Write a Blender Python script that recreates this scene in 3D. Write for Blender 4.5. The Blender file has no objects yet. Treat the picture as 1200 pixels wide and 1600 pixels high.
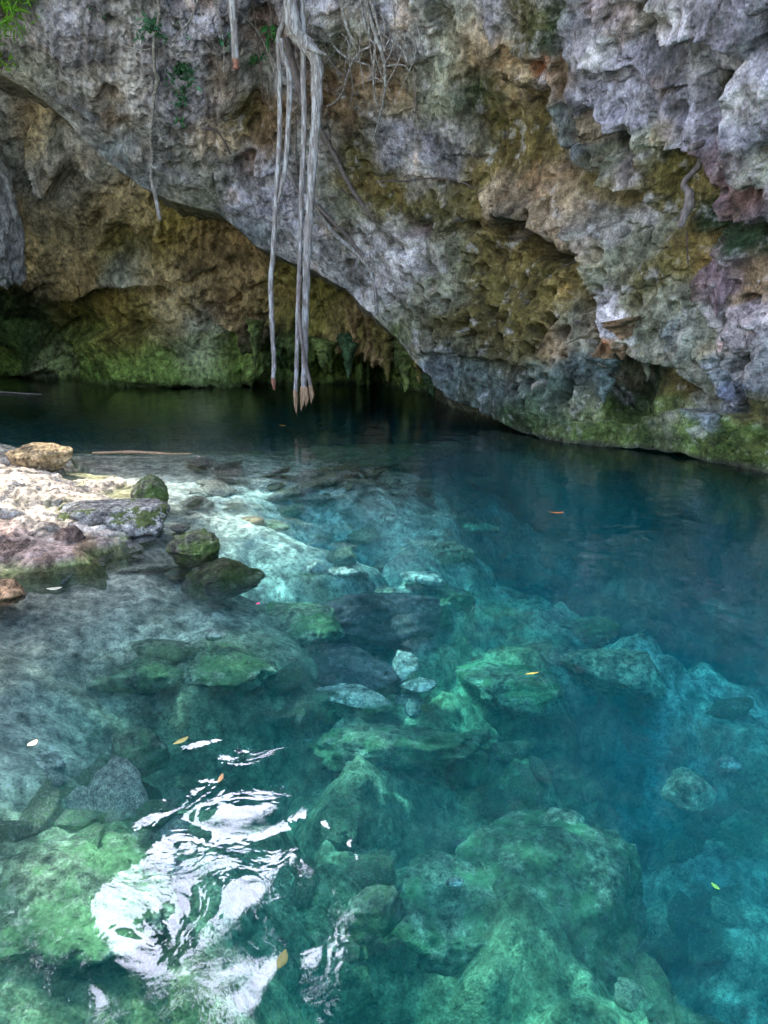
import bpy, math, random
import numpy as np
from math import radians, sin, cos, pi
sc = bpy.context.scene
col = sc.collection
rng = np.random.default_rng(7)
random.seed(7)

# ------------------------------------------------------------------ camera
CAMH, FPX, PITCH = 1.6, 1150.0, radians(13.92)
SP, CP = sin(PITCH), cos(PITCH)
cam_data = bpy.data.cameras.new('camera'); cam = bpy.data.objects.new('camera', cam_data)
col.objects.link(cam); sc.camera = cam
cam_data.sensor_fit = 'VERTICAL'; cam_data.sensor_height = 36; cam_data.sensor_width = 27
cam_data.lens = 36 * FPX / 1600
cam_data.clip_start = 0.05; cam_data.clip_end = 500
cam.location = (0, 0, CAMH); cam.rotation_euler = (pi/2 - PITCH, 0, 0)

# ------------------------------------------------------------------ world, sun, exposure
SUN = np.array([-0.45, 0.25, 0.86]); SUN /= np.linalg.norm(SUN)
w = bpy.data.worlds.new("World"); sc.world = w; w.use_nodes = True
nt = w.node_tree; nt.nodes.clear()
sky = nt.nodes.new('ShaderNodeTexSky'); sky.sky_type = 'NISHITA'; sky.sun_disc = False
sky.sun_elevation = math.asin(SUN[2]); sky.sun_rotation = math.atan2(SUN[0], SUN[1])
sky.air_density = 1.0; sky.dust_density = 3.0; sky.ozone_density = 1.0
bg = nt.nodes.new('ShaderNodeBackground'); bg.inputs['Strength'].default_value = 0.15
wo = nt.nodes.new('ShaderNodeOutputWorld')
tc = nt.nodes.new('ShaderNodeTexCoord'); cn = nt.nodes.new('ShaderNodeTexNoise'); cn.inputs['Scale'].default_value = 2.2; cn.inputs['Detail'].default_value = 7; cn.inputs['Roughness'].default_value = .6
nt.links.new(tc.outputs['Generated'], cn.inputs['Vector'])
dp = nt.nodes.new('ShaderNodeVectorMath'); dp.operation = 'DOT_PRODUCT'; dp.inputs[1].default_value = (-.24, .76, .61); nt.links.new(tc.outputs['Generated'], dp.inputs[0])
bank = nt.nodes.new('ShaderNodeMapRange'); bank.inputs[1].default_value = .92; bank.inputs[2].default_value = 1.0; bank.inputs[4].default_value = .35; nt.links.new(dp.outputs['Value'], bank.inputs[0])  # bright cloud bank added to whiten the sky mirrored in the pool
sm = nt.nodes.new('ShaderNodeMath'); sm.operation = 'ADD'; nt.links.new(cn.outputs[0], sm.inputs[0]); nt.links.new(bank.outputs[0], sm.inputs[1])
cr = nt.nodes.new('ShaderNodeMapRange'); cr.inputs[1].default_value = .60; cr.inputs[2].default_value = .98; nt.links.new(sm.outputs[0], cr.inputs[0])
cm = nt.nodes.new('ShaderNodeMix'); cm.data_type = 'RGBA'; cm.inputs[7].default_value = (40, 41, 54, 1); nt.links.new(cr.outputs[0], cm.inputs[0]); nt.links.new(sky.outputs[0], cm.inputs[6])
nt.links.new(cm.outputs[2], bg.inputs['Color']); nt.links.new(bg.outputs[0], wo.inputs['Surface'])
sd_ = bpy.data.lights.new('sun', 'SUN'); sd_.energy = 2.3; sd_.angle = radians(0.5); sd_.color = (1, .95, .87)
so = bpy.data.objects.new('sun', sd_); col.objects.link(so)
from mathutils import Vector
so.rotation_euler = Vector(-SUN).to_track_quat('-Z', 'Y').to_euler(); so.location = (-8, 4, 20)
sc.view_settings.view_transform = 'Standard'; sc.view_settings.look = 'None'
sc.view_settings.gamma = 1.0; sc.view_settings.exposure = 2.42; sc.view_settings.use_curve_mapping = False
cy = sc.cycles
cy.use_denoising = True; cy.max_bounces = 9; cy.diffuse_bounces = 3; cy.glossy_bounces = 3
cy.transmission_bounces = 6; cy.transparent_max_bounces = 8; cy.volume_bounces = 2
cy.sample_clamp_indirect = 6; cy.caustics_refractive = True; cy.caustics_reflective = False
cy.use_adaptive_sampling = True; cy.adaptive_threshold = 0.02

# ------------------------------------------------------------------ pixel <-> world
def ray(px, py):
    u = (np.asarray(px, float)-600)/FPX; v = (800-np.asarray(py, float))/FPX
    return np.stack([u, CP + v*SP, -SP + v*CP], -1)
def at(px, py, Y):                 # point seen at a photo pixel at forward distance Y
    d = ray(px, py); t = np.asarray(Y, float)/d[..., 1]
    return np.array([0, 0, CAMH]) + d*t[..., None]
def hit(px, py, z=0.0):            # point of the level z seen at a photo pixel
    d = ray(px, py); t = (z-CAMH)/d[..., 2]
    return np.array([0, 0, CAMH]) + d*t[..., None]
def deep_of(d): return min(d, .2+.56*d)
def deep_inv(d): return d if d < .4545 else (d-.2)/.56
def under(px, py, depth):          # bottom point seen through the water at a photo pixel
    p = hit(px, py, 0.0); d = ray(px, py); d = d/np.linalg.norm(d)
    s = math.hypot(d[0], d[1]); depth = deep_of(depth); s2 = s; c2 = math.sqrt(1-s2*s2)
    k = depth*s2/c2/s
    return np.array([p[0]+d[0]*k, p[1]+d[1]*k, -depth])

# ------------------------------------------------------------------ noise
def _h(ix, iy, iz, seed):
    h = (ix.astype(np.uint32)*np.uint32(374761393) + iy.astype(np.uint32)*np.uint32(668265263)
         + iz.astype(np.uint32)*np.uint32(2147483647 ^ 0x5bd1e995) + np.uint32(seed*1013904223 & 0xffffffff))
    h = (h ^ (h >> np.uint32(13)))*np.uint32(1274126177)
    h = (h ^ (h >> np.uint32(15)))*np.uint32(2246822519)
    return h ^ (h >> np.uint32(16))
_G = rng.normal(size=(256, 3)); _G /= np.linalg.norm(_G, axis=1)[:, None]; _G = _G.astype(np.float32)
def noise(p, seed=0):
    p = np.asarray(p, np.float32); i = np.floor(p).astype(np.int64); f = p-i
    u = f*f*f*(f*(f*6-15)+10); out = np.zeros(p.shape[0], np.float32)
    for dx in (0, 1):
        wx = u[:, 0] if dx else 1-u[:, 0]
        for dy in (0, 1):
            wy = u[:, 1] if dy else 1-u[:, 1]
            for dz in (0, 1):
                wz = u[:, 2] if dz else 1-u[:, 2]
                g = _G[_h(i[:, 0]+dx, i[:, 1]+dy, i[:, 2]+dz, seed) & np.uint32(255)]
                out += wx*wy*wz*(g[:, 0]*(f[:, 0]-dx)+g[:, 1]*(f[:, 1]-dy)+g[:, 2]*(f[:, 2]-dz))
    return out*1.6
def fbm(p, o=4, seed=0, gain=.5, ridged=False):
    a, s, r = 1.0, 0.0, 0.0; p = np.asarray(p, np.float32).copy()
    for k in range(o):
        n = noise(p, seed+k)
        if ridged: n = 1-2*np.abs(n)
        r = r + a*n; s += a; a *= gain; p = p*2.03+17.1
    return r/s
def worley(p, seed=0):
    p = np.asarray(p, np.float32); i = np.floor(p).astype(np.int64); f = p-i
    best = np.full(p.shape[0], 9, np.float32)
    for dx in (-1, 0, 1):
        for dy in (-1, 0, 1):
            for dz in (-1, 0, 1):
                h = _h(i[:, 0]+dx, i[:, 1]+dy, i[:, 2]+dz, seed)
                jx = (h & np.uint32(1023))/1023.; jy = ((h >> np.uint32(10)) & np.uint32(1023))/1023.; jz = ((h >> np.uint32(20)) & np.uint32(1023))/1023.
                d = (dx+jx-f[:, 0])**2+(dy+jy-f[:, 1])**2+(dz+jz-f[:, 2])**2
                best = np.minimum(best, d)
    return np.sqrt(best)
def sst(x, a, b):
    t = np.clip((x-a)/(b-a), 0, 1); return t*t*(3-2*t)
def v3(x, y, z=0): return np.stack([x, y, np.zeros_like(x)+z], -1)

class TPS:                          # thin plate spline through scattered control points
    def __init__(s, pts, val, reg=1e-3):
        s.sc = np.abs(pts).max(); s.p = np.asarray(pts, float)/s.sc; n = len(s.p)
        K = s._k(s.p, s.p)+np.eye(n)*reg; P = np.c_[np.ones(n), s.p]
        A = np.block([[K, P], [P.T, np.zeros((3, 3))]])
        s.w = np.linalg.solve(A, np.r_[val, 0, 0, 0])
    def _k(s, a, b):
        r2 = ((a[:, None]-b[None])**2).sum(-1); return .5*r2*np.log(r2+1e-12)
    def __call__(s, q):
        q = np.asarray(q, float)/s.sc; o = np.empty(len(q)); n = len(s.p)
        for a in range(0, len(q), 50000):
            c = q[a:a+50000]; o[a:a+50000] = s._k(c, s.p)@s.w[:n]+s.w[n]+c@s.w[n+1:]
        return o

def strokes(px, py, S):             # eroded edges: raised on the left hand of the walking direction
    out = np.zeros_like(px)
    for pts, amp, wa, wb in S:
        pts = np.array(pts, float)
        lo = pts.min(0)-4*max(wa, wb); hi = pts.max(0)+4*max(wa, wb)
        m = (px > lo[0]) & (px < hi[0]) & (py > lo[1]) & (py < hi[1])
        if not m.any(): continue
        x, y = px[m], py[m]; bd = np.full(x.shape, 1e9); bs = np.zeros(x.shape); bt = np.zeros(x.shape)
        L = len(pts)-1
        for k in range(L):
            a, b = pts[k], pts[k+1]; d = b-a; l2 = d@d
            t = np.clip(((x-a[0])*d[0]+(y-a[1])*d[1])/l2, 0, 1)
            ex, ey = x-a[0]-t*d[0], y-a[1]-t*d[1]; dist = np.hypot(ex, ey)
            c = d[0]*(y-a[1])-d[1]*(x-a[0]); u = dist < bd
            bd = np.where(u, dist, bd); bs = np.where(u, np.sign(c), bs); bt = np.where(u, (k+t)/L, bt)
        fade = sst(bt, -.001, .12)*(1-sst(bt, .88, 1.001))
        sdv = bd*bs
        up = np.exp(-np.clip(-sdv, 0, None)/wa); dn = -np.exp(-(np.clip(sdv, 0, None)/wb)**1.3)
        k = .5+.5*np.tanh(sdv/1.6)
        out[m] += amp*fade*(up*(1-k)+dn*k)
    return out
def dents(px, py, D):
    out = np.zeros_like(px)
    for (cx, cy_, rx, ry, ang, amp) in D:
        a = radians(ang); x, y = px-cx, py-cy_
        u = (x*cos(a)+y*sin(a))/rx; v = (-x*sin(a)+y*cos(a))/ry
        out += amp*np.exp(-((u*u+v*v)**1.6))
    return out

# ------------------------------------------------------------------ mesh helpers
def mk(name, V, F, mat=None, parent=None, colr=None, smooth=True):
    me = bpy.data.meshes.new(name); V = np.asarray(V, np.float32)
    if isinstance(F, np.ndarray):
        k = F.shape[1]; me.vertices.add(len(V)); me.vertices.foreach_set('co', V.ravel())
        me.loops.add(F.size); me.loops.foreach_set('vertex_index', F.astype(np.int32).ravel())
        me.polygons.add(len(F)); me.polygons.foreach_set('loop_start', np.arange(0, F.size, k, dtype=np.int32))
        me.polygons.foreach_set('loop_total', np.full(len(F), k, np.int32))
        me.update(calc_edges=True)
    else:
        me.from_pydata([tuple(map(float, v)) for v in V], [], F); me.update()
    me.polygons.foreach_set('use_smooth', np.full(len(me.polygons), smooth))
    if colr is not None:
        a = me.color_attributes.new('Col', 'FLOAT_COLOR', 'POINT')
        c = np.ones((len(V), 4), np.float32); c[:, :3] = colr; a.data.foreach_set('color', c.ravel())
    if mat: me.materials.append(mat)
    o = bpy.data.objects.new(name, me); col.objects.link(o)
    if parent: o.parent = parent
    return o
def grid_faces(h, wd, flip=False, wrap=False):
    i = np.arange(h*wd).reshape(h, wd)
    if wrap: i = np.c_[i, i[:, :1]]
    f = np.stack([i[:-1, :-1], i[:-1, 1:], i[1:, 1:], i[1:, :-1]], -1).reshape(-1, 4)
    return f[:, ::-1].copy() if flip else f
def tag(o, label, cat, group=None, kind=None):
    if label: o['label'] = label
    if cat: o['category'] = cat
    if group: o['group'] = group
    if kind: o['kind'] = kind
    return o
def empty(name, loc):
    o = bpy.data.objects.new(name, None); col.objects.link(o); o.location = loc; o.empty_display_size = .1; return o
def origin(o, loc):                 # move a mesh object's origin without moving its shape
    from mathutils import Matrix
    o.data.transform(Matrix.Translation((-loc[0], -loc[1], -loc[2]))); o.location = loc; return o
def normals_grid(P):
    du = np.gradient(P, axis=1); dv = np.gradient(P, axis=0); n = np.cross(du, dv)
    return n/(np.linalg.norm(n, axis=-1, keepdims=True)+1e-9)

# ------------------------------------------------------------------ materials
def N(nt, t, **kw):
    n = nt.nodes.new(t)
    for k, v in kw.items():
        if k in n.inputs: n.inputs[k].default_value = v
        else: setattr(n, k, v)
    return n
def ramp(nt, f, stops):
    r = nt.nodes.new('ShaderNodeValToRGB'); e = r.color_ramp.elements
    while len(e) < len(stops): e.new(.5)
    for q, (p, c) in zip(e, stops):
        q.position = p; q.color = (c, c, c, 1) if not hasattr(c, '__len__') else (*c, 1)
    nt.links.new(f, r.inputs[0]); return r.outputs[0]
def mul(nt, a, b, fac=1.0, mode='MULTIPLY'):
    m = nt.nodes.new('ShaderNodeMix'); m.data_type = 'RGBA'; m.blend_type = mode
    m.inputs[0].default_value = fac if not hasattr(fac, 'links') else 1
    if hasattr(fac, 'links'): nt.links.new(fac, m.inputs[0])
    for s, v in ((6, a), (7, b)):
        if hasattr(v, 'links'): nt.links.new(v, m.inputs[s])
        else: m.inputs[s].default_value = (*v, 1)
    return m.outputs[2]
def rock_mat(name, bump=.03, rough=.85, scale=1.0, base=None, contrast=1.0, spec=.3, stretch=(1, 1, .55), lichen=.5):
    m = bpy.data.materials.new(name); m.use_nodes = True; nt = m.node_tree
    b = nt.nodes['Principled BSDF']; L = nt.links
    tc = N(nt, 'ShaderNodeNewGeometry'); mp = N(nt, 'ShaderNodeMapping'); mp.inputs['Scale'].default_value = stretch
    if base is None: L.new(tc.outputs['Position'], mp.inputs[0])
    else:
        oc = N(nt, 'ShaderNodeTexCoord'); L.new(oc.outputs['Object'], mp.inputs[0])
    if base is None:
        at_ = N(nt, 'ShaderNodeAttribute', attribute_name='Col'); c = at_.outputs['Color']
    else: c = base
    n1 = N(nt, 'ShaderNodeTexNoise', Scale=1.7*scale, Detail=10, Roughness=.62); L.new(mp.outputs[0], n1.inputs['Vector'])
    n2 = N(nt, 'ShaderNodeTexNoise', Scale=9*scale, Detail=8, Roughness=.7); L.new(mp.outputs[0], n2.inputs['Vector'])
    n3 = N(nt, 'ShaderNodeTexNoise', Scale=45*scale, Detail=4, Roughness=.65); L.new(mp.outputs[0], n3.inputs['Vector'])
    k = contrast
    c = mul(nt, c, ramp(nt, n1.outputs[0], [(.36, max(.1, 1-.6*k)), (.5, 1.0), (.66, 1+.6*k)]))
    c = mul(nt, c, ramp(nt, n2.outputs[0], [(.36, max(.1, 1-.72*k)), (.5, 1.0), (.64, 1+.8*k)]))
    c = mul(nt, c, ramp(nt, n3.outputs[0], [(.34, max(.1, 1-.4*k)), (.66, 1+.4*k)]))
    # pale crust flecks and dark pinhole stains
    c = mul(nt, c, (.55, .54, .56), ramp(nt, n2.outputs[0], [(.58, 0), (.68, lichen)]), 'MIX')
    vo = N(nt, 'ShaderNodeTexVoronoi', Scale=14*scale); L.new(mp.outputs[0], vo.inputs['Vector'])
    c = mul(nt, c, ramp(nt, vo.outputs['Distance'], [(.05, .45), (.22, 1.0)]), .8)
    L.new(c, b.inputs['Base Color']); b.inputs['Roughness'].default_value = rough
    b.inputs['Specular IOR Level'].default_value = spec
    ad = N(nt, 'ShaderNodeMath', operation='MULTIPLY_ADD'); L.new(n2.outputs[0], ad.inputs[0]); ad.inputs[1].default_value = 1.6
    m3 = N(nt, 'ShaderNodeMath', operation='MULTIPLY_ADD'); L.new(n3.outputs[0], m3.inputs[0]); m3.inputs[1].default_value = .5
    vr = ramp(nt, vo.outputs['Distance'], [(.0, 0), (.3, .45)]); L.new(vr, m3.inputs[2]); L.new(m3.outputs[0], ad.inputs[2])
    bp = N(nt, 'ShaderNodeBump', Strength=1.0, Distance=bump); L.new(ad.outputs[0], bp.inputs['Height'])
    L.new(bp.outputs[0], b.inputs['Normal'])
    return m
def simple_mat(name, c, rough=.6, var=.35, scale=20, bump=0, stretch=(1, 1, 1), spec=.4, sub=0, spots=None):
    m = bpy.data.materials.new(name); m.use_nodes = True; nt = m.node_tree; b = nt.nodes['Principled BSDF']; L = nt.links
    tc = N(nt, 'ShaderNodeTexCoord'); mp = N(nt, 'ShaderNodeMapping'); mp.inputs['Scale'].default_value = stretch
    L.new(tc.outputs['Object'], mp.inputs[0])
    n1 = N(nt, 'ShaderNodeTexNoise', Scale=scale, Detail=6, Roughness=.65); L.new(mp.outputs[0], n1.inputs['Vector'])
    o = mul(nt, c, ramp(nt, n1.outputs[0], [(.3, 1-var), (.7, 1+var)]))
    if spots:
        n2 = N(nt, 'ShaderNodeTexNoise', Scale=scale*.6, Detail=4, Roughness=.6); L.new(mp.outputs[0], n2.inputs['Vector'])
        o = mul(nt, o, spots, ramp(nt, n2.outputs[0], [(.5, 0), (.58, 1)]), 'MIX')
    L.new(o, b.inputs['Base Color']); b.inputs['Roughness'].default_value = rough; b.inputs['Specular IOR Level'].default_value = spec
    if sub: b.inputs['Transmission Weight'].default_value = 0
    if bump:
        bp = N(nt, 'ShaderNodeBump', Strength=1.0, Distance=bump); L.new(n1.outputs[0], bp.inputs['Height']); L.new(bp.outputs[0], b.inputs['Normal'])
    return m
def leaf_mat(name, c, trans=.35):
    m = bpy.data.materials.new(name); m.use_nodes = True; nt = m.node_tree; L = nt.links; b = nt.nodes['Principled BSDF']
    g = N(nt, 'ShaderNodeNewGeometry'); n1 = N(nt, 'ShaderNodeTexNoise', Scale=1.5, Detail=3); L.new(g.outputs['Position'], n1.inputs['Vector'])
    o = mul(nt, c, ramp(nt, n1.outputs[0], [(.35, (.6, .65, .5)), (.65, (1.5, 1.35, 1.1))]))
    o = mul(nt, o, ramp(nt, g.outputs['Random Per Island'], [(0, .6), (1, 1.4)]))
    L.new(o, b.inputs['Base Color']); b.inputs['Roughness'].default_value = .45
    t = N(nt, 'ShaderNodeBsdfTranslucent'); L.new(mul(nt, o, (1.3, 1.5, .6)), t.inputs['Color'])
    mx = N(nt, 'ShaderNodeMixShader'); mx.inputs[0].default_value = trans
    L.new(b.outputs[0], mx.inputs[1]); L.new(t.outputs[0], mx.inputs[2]); L.new(mx.outputs[0], nt.nodes['Material Output'].inputs[0])
    return m
M = {
 'cliff': rock_mat('limestone', bump=.035, lichen=.3, contrast=.85, stretch=(1, 1, .8)), 'wall': rock_mat('cave_rock', bump=.06, scale=.8, lichen=.2, contrast=.9, stretch=(1, 1, .8)),
 'bed': rock_mat('pool_bed', bump=.04, scale=1.8, stretch=(1, 1, 1), contrast=.95, lichen=.3),
 'ledge': rock_mat('bleached_rock', bump=.012, scale=2.2, stretch=(1, 1, 1), contrast=.9, lichen=.1),
 'bark': simple_mat('root_bark', (.25, .22, .21), .85, .6, 14, .012, (3, 3, .5), spots=(.48, .47, .48)),
 'bark_dark': simple_mat('dark_bark', (.12, .09, .09), .85, .5, 14, .003),
 'bark_brown': simple_mat('brown_bark', (.19, .155, .15), .85, .6, 14, .01, (2, 2, .6)),
 'wood_raw': simple_mat('raw_wood', (.36, .23, .14), .75, .5, 25, .004, (3, 3, .5)),
 'wood_red': simple_mat('red_wood', (.28, .12, .08), .7, .4, 25, .002),
 'leaf': leaf_mat('canopy_leaf', (.05, .10, .02)), 'leaf_bright': leaf_mat('bright_leaf', (.13, .30, .03), .45),
 'leaf_blue': leaf_mat('fern_leaf', (.05, .16, .10), .25), 'leaf_green': leaf_mat('plant_leaf', (.04, .19, .06), .3),
}

# ------------------------------------------------------------------ colours (rock stains and growth; some skylight and shade painted in)
PAL = dict(pale=(.56, .52, .53), white=(.75, .74, .74), lav=(.36, .34, .41), grey=(.29, .28, .28), greyg=(.27, .27, .20), brown=(.23, .15, .085),  # lav takes up the blue skylight of the upper cliff
  tan=(.40, .30, .20), olive=(.13, .105, .03), gold=(.23, .17, .06), green=(.10, .145, .035), dgreen=(.03, .06, .025), tealg=(.11, .145, .135),
  dark=(.04, .04, .035), orange=(.45, .14, .05), purple=(.26, .18, .20), pink=(.42, .35, .36), blue=(.17, .20, .28), blueg=(.20, .23, .25),
  sand=(.74, .72, .64), sandb=(.52, .47, .40), algae=(.24, .35, .18), moss=(.13, .17, .05), peb=(.54, .55, .45), redb=(.27, .19, .155), cream=(.40, .345, .28), deep=(.18, .22, .18))
def paint(q, pts, sharp=1.6, wq=None):
    W = np.zeros(len(q)); C = np.zeros((len(q), 3))
    for (x, y, pal, r) in pts:
        ww = (np.exp(-((q[:, 0]-x)**2+(q[:, 1]-y)**2)/(2*r*r))+1e-9)**sharp
        W += ww; C += ww[:, None]*np.array(PAL[pal])
    return C/W[:, None]
def interp(x, pts):
    pts = np.array(pts, float); return np.interp(x, pts[:, 0], pts[:, 1])

# ================================================================== MAIN CLIFF
LIP = [(-900, -200), (-250, 20), (0, 112), (60, 148), (100, 183), (140, 223), (180, 260), (240, 303), (300, 323), (340, 332), (360, 348), (400, 384), (430, 398),
  (460, 411), (490, 422), (540, 452), (590, 500), (620, 527), (650, 566), (680, 603), (700, 622), (740, 638), (765, 652), (800, 668), (850, 687), (920, 697),
  (1000, 702), (1070, 709), (1130, 731), (1180, 742), (1210, 742), (1300, 762), (1900, 860)]
YC = [(-900, -200, 12), (-250, 20, 13.3), (0, 112, 14.3), (80, 165, 15), (200, 270, 15.6), (340, 332, 16), (430, 398, 16.1), (600, 510, 15.2), (700, 622, 13.8), (765, 652, 12.9),
  (850, 688, 10.9), (1000, 702, 10.0), (1200, 742, 8.3), (1400, 779, 7.1), (1900, 860, 5.6), (0, 0, 12.9), (250, 0, 12.7), (460, 0, 12.9), (460, 200, 14.2), (600, 0, 12.2),
  (600, 200, 13.3), (650, 350, 13.9), (800, 0, 10.6), (800, 200, 11.8), (800, 400, 12.3), (800, 550, 12.0), (1000, 0, 8.9), (1000, 200, 9.7), (1000, 400, 10.2), (1000, 600, 10.4),
  (1200, 0, 7.3), (1200, 200, 7.9), (1200, 400, 8.3), (1200, 600, 8.5), (0, -420, 11.3), (600, -420, 10.8), (1000, -420, 8.2), (1200, -420, 6.8), (-700, -420, 10.5), (1800, -400, 5), (1700, 300, 5.8),
  (1450, 100, 6.6)]
STR = [
 ([(858, 108), (880, 190), (905, 245), (935, 270), (960, 285), (1030, 292)], .42, 60, 70),
 ([(878, -20), (888, 60), (897, 95), (912, 145), (916, 185), (930, 232), (947, 270)], .22, 40, 35),
 ([(1026, -20), (1022, 25), (1036, 56), (1060, 62), (1120, 52), (1170, 96)], .28, 40, 45),
 ([(925, 0), (930, 20), (945, 24), (952, 0)], .2, 20, 20),
 ([(940, 150), (968, 196), (985, 205), (1005, 235), (1008, 262)], .22, 30, 40),
 ([(1150, 95), (1147, 180), (1152, 240), (1165, 275), (1210, 290)], .3, 40, 40),
 ([(1122, 200), (1100, 165), (1084, 125)], .22, 30, 30),
 ([(1010, 222), (1080, 226), (1108, 240), (1120, 290), (1150, 335), (1215, 352)], .3, 50, 60),
 ([(940, 285), (1000, 300), (1030, 335), (1062, 350)], .15, 30, 40),
 ([(765, 356), (800, 340), (832, 346), (862, 374), (890, 404)], .55, 40, 34),
 ([(893, 350), (905, 390), (922, 450), (960, 500), (985, 545), (1005, 590)], .3, 45, 60),
 ([(935, 560), (955, 585), (985, 545), (1003, 538), (1030, 565), (1075, 572), (1100, 620)], .4, 35, 55),
 ([(1030, 470), (1080, 560), (1112, 640), (1135, 700)], .16, 30, 30),
 ([(1210, 655), (1080, 640), (1000, 662), (930, 655), (850, 665)], .25, 40, 40),
 ([(1115, 290), (1122, 360), (1110, 430), (1125, 480), (1130, 520)], .25, 40, 40),
 ([(1105, 540), (1120, 600), (1150, 640), (1165, 690)], .15, 30, 25),
 ([(700, 120), (720, 170), (745, 215), (750, 250)], -.2, 40, 50),
 ([(640, -20), (652, 30), (655, 70), (662, 100)], .2, 14, 14), ([(680, 60), (672, 20), (670, -20)], .18, 14, 14),
 ([(590, 180), (640, 175), (655, 240), (640, 300)], .08, 20, 20), ([(690, 190), (740, 230), (735, 290), (700, 300)], .08, 20, 20),
 ([(630, 350), (660, 345), (690, 360), (720, 350), (745, 352)], .22, 30, 22),
 ([(280, 215), (330, 258), (345, 308), (372, 342)], .16, 30, 30),
 ([(0, 96), (60, 118), (120, 160), (190, 215), (260, 262), (330, 290)], -.1, 25, 25),
 ([(330, 100), (345, 150), (340, 185), (372, 190), (390, 150)], .2, 25, 25),
 ([(405, 230), (395, 265), (412, 275), (450, 262)], .2, 25, 20),
 ([(500, 100), (505, 170), (520, 200)], -.15, 30, 30),
 ([(490, 60), (525, 62), (535, 30), (530, -20)], .2, 30, 22),
 ([(540, 420), (600, 380), (640, 400), (690, 440), (700, 500)], -.1, 30, 30),
 ([(640, 560), (700, 548), (760, 560), (850, 575)], .12, 30, 40),
 ([(600, 100), (560, 130), (510, 140)], .1, 30, 30), ([(840, 90), (850, 125), (862, 150)], .15, 16, 18),
 ([(1160, 480), (1195, 510), (1200, 560), (1180, 610)], .12, 20, 30),
 ([(900, 60), (940, 110), (990, 100), (1030, 140), (1100, 130)], .1, 30, 30), ([(1140, 60), (1130, 95), (1150, 110)], -.12, 16, 16),
 ([(700, 0), (720, 60), (760, 90), (800, 60), (840, 100)], .12, 30, 40), ([(760, -20), (768, 40), (790, 100), (780, 140)], .15, 24, 24),
]
DEN = [(1012, 40, 22, 30, 0, -.35), (985, 228, 15, 17, 20, -.35), (848, 105, 13, 14, 0, -.3), (400, 100, 30, 120, 5, -.6), (830, 378, 50, 22, 28, -1.0), (985, 620, 26, 55, 5, -.6),
 (1050, 320, 22, 60, 15, -.3), (655, 352, 20, 12, 0, -.4), (735, 354, 14, 9, 0, -.35), (168, 148, 14, 14, 30, -.3), (205, 215, 9, 50, -38, -.22), (385, 258, 14, 12, 0, -.3),
 (1120, 150, 14, 25, 10, -.35), (960, 520, 22, 40, -25, .25), (945, 580, 24, 50, 10, .3), (1165, 520, 30, 36, 0, .3), (1130, 425, 20, 60, 12, .25), (940, 80, 24, 50, 15, .18),
 (1190, 60, 15, 40, 0, -.3), (780, 420, 60, 60, 0, -.3), (820, 640, 60, 20, 0, .1), (800, 210, 70, 80, 30, -.25), (500, 20, 26, 34, 0, .3), (1005, 180, 14, 6, 60, -.12),
 (1150, 620, 24, 60, 10, .15), (1195, 600, 14, 60, 0, .25), (300, 40, 60, 30, 0, .15), (120, 60, 60, 30, 10, .2), (1060, 180, 14, 20, 0, -.1), (1020, 190, 10, 16, 30, -.15),
 (725, 510, 9, 7, 0, -.25), (766, 508, 6, 7, 0, -.3), (738, 523, 10, 7, 0, -.3), (755, 562, 7, 5, 0, -.25), (722, 465, 8, 12, 20, -.25), (760, 410, 12, 16, 0, -.25), (845, 465, 16, 14, 0, -.25), (805, 515, 9, 12, 0, -.2)]
PITS = [(790, 500, 130, 1.0), (1170, 300, 60, .9), (700, 430, 80, .6), (820, 600, 110, .7), (1165, 500, 60, .6), (600, 400, 70, .3), (1000, 180, 120, .25), (350, 100, 120, .35)]
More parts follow.
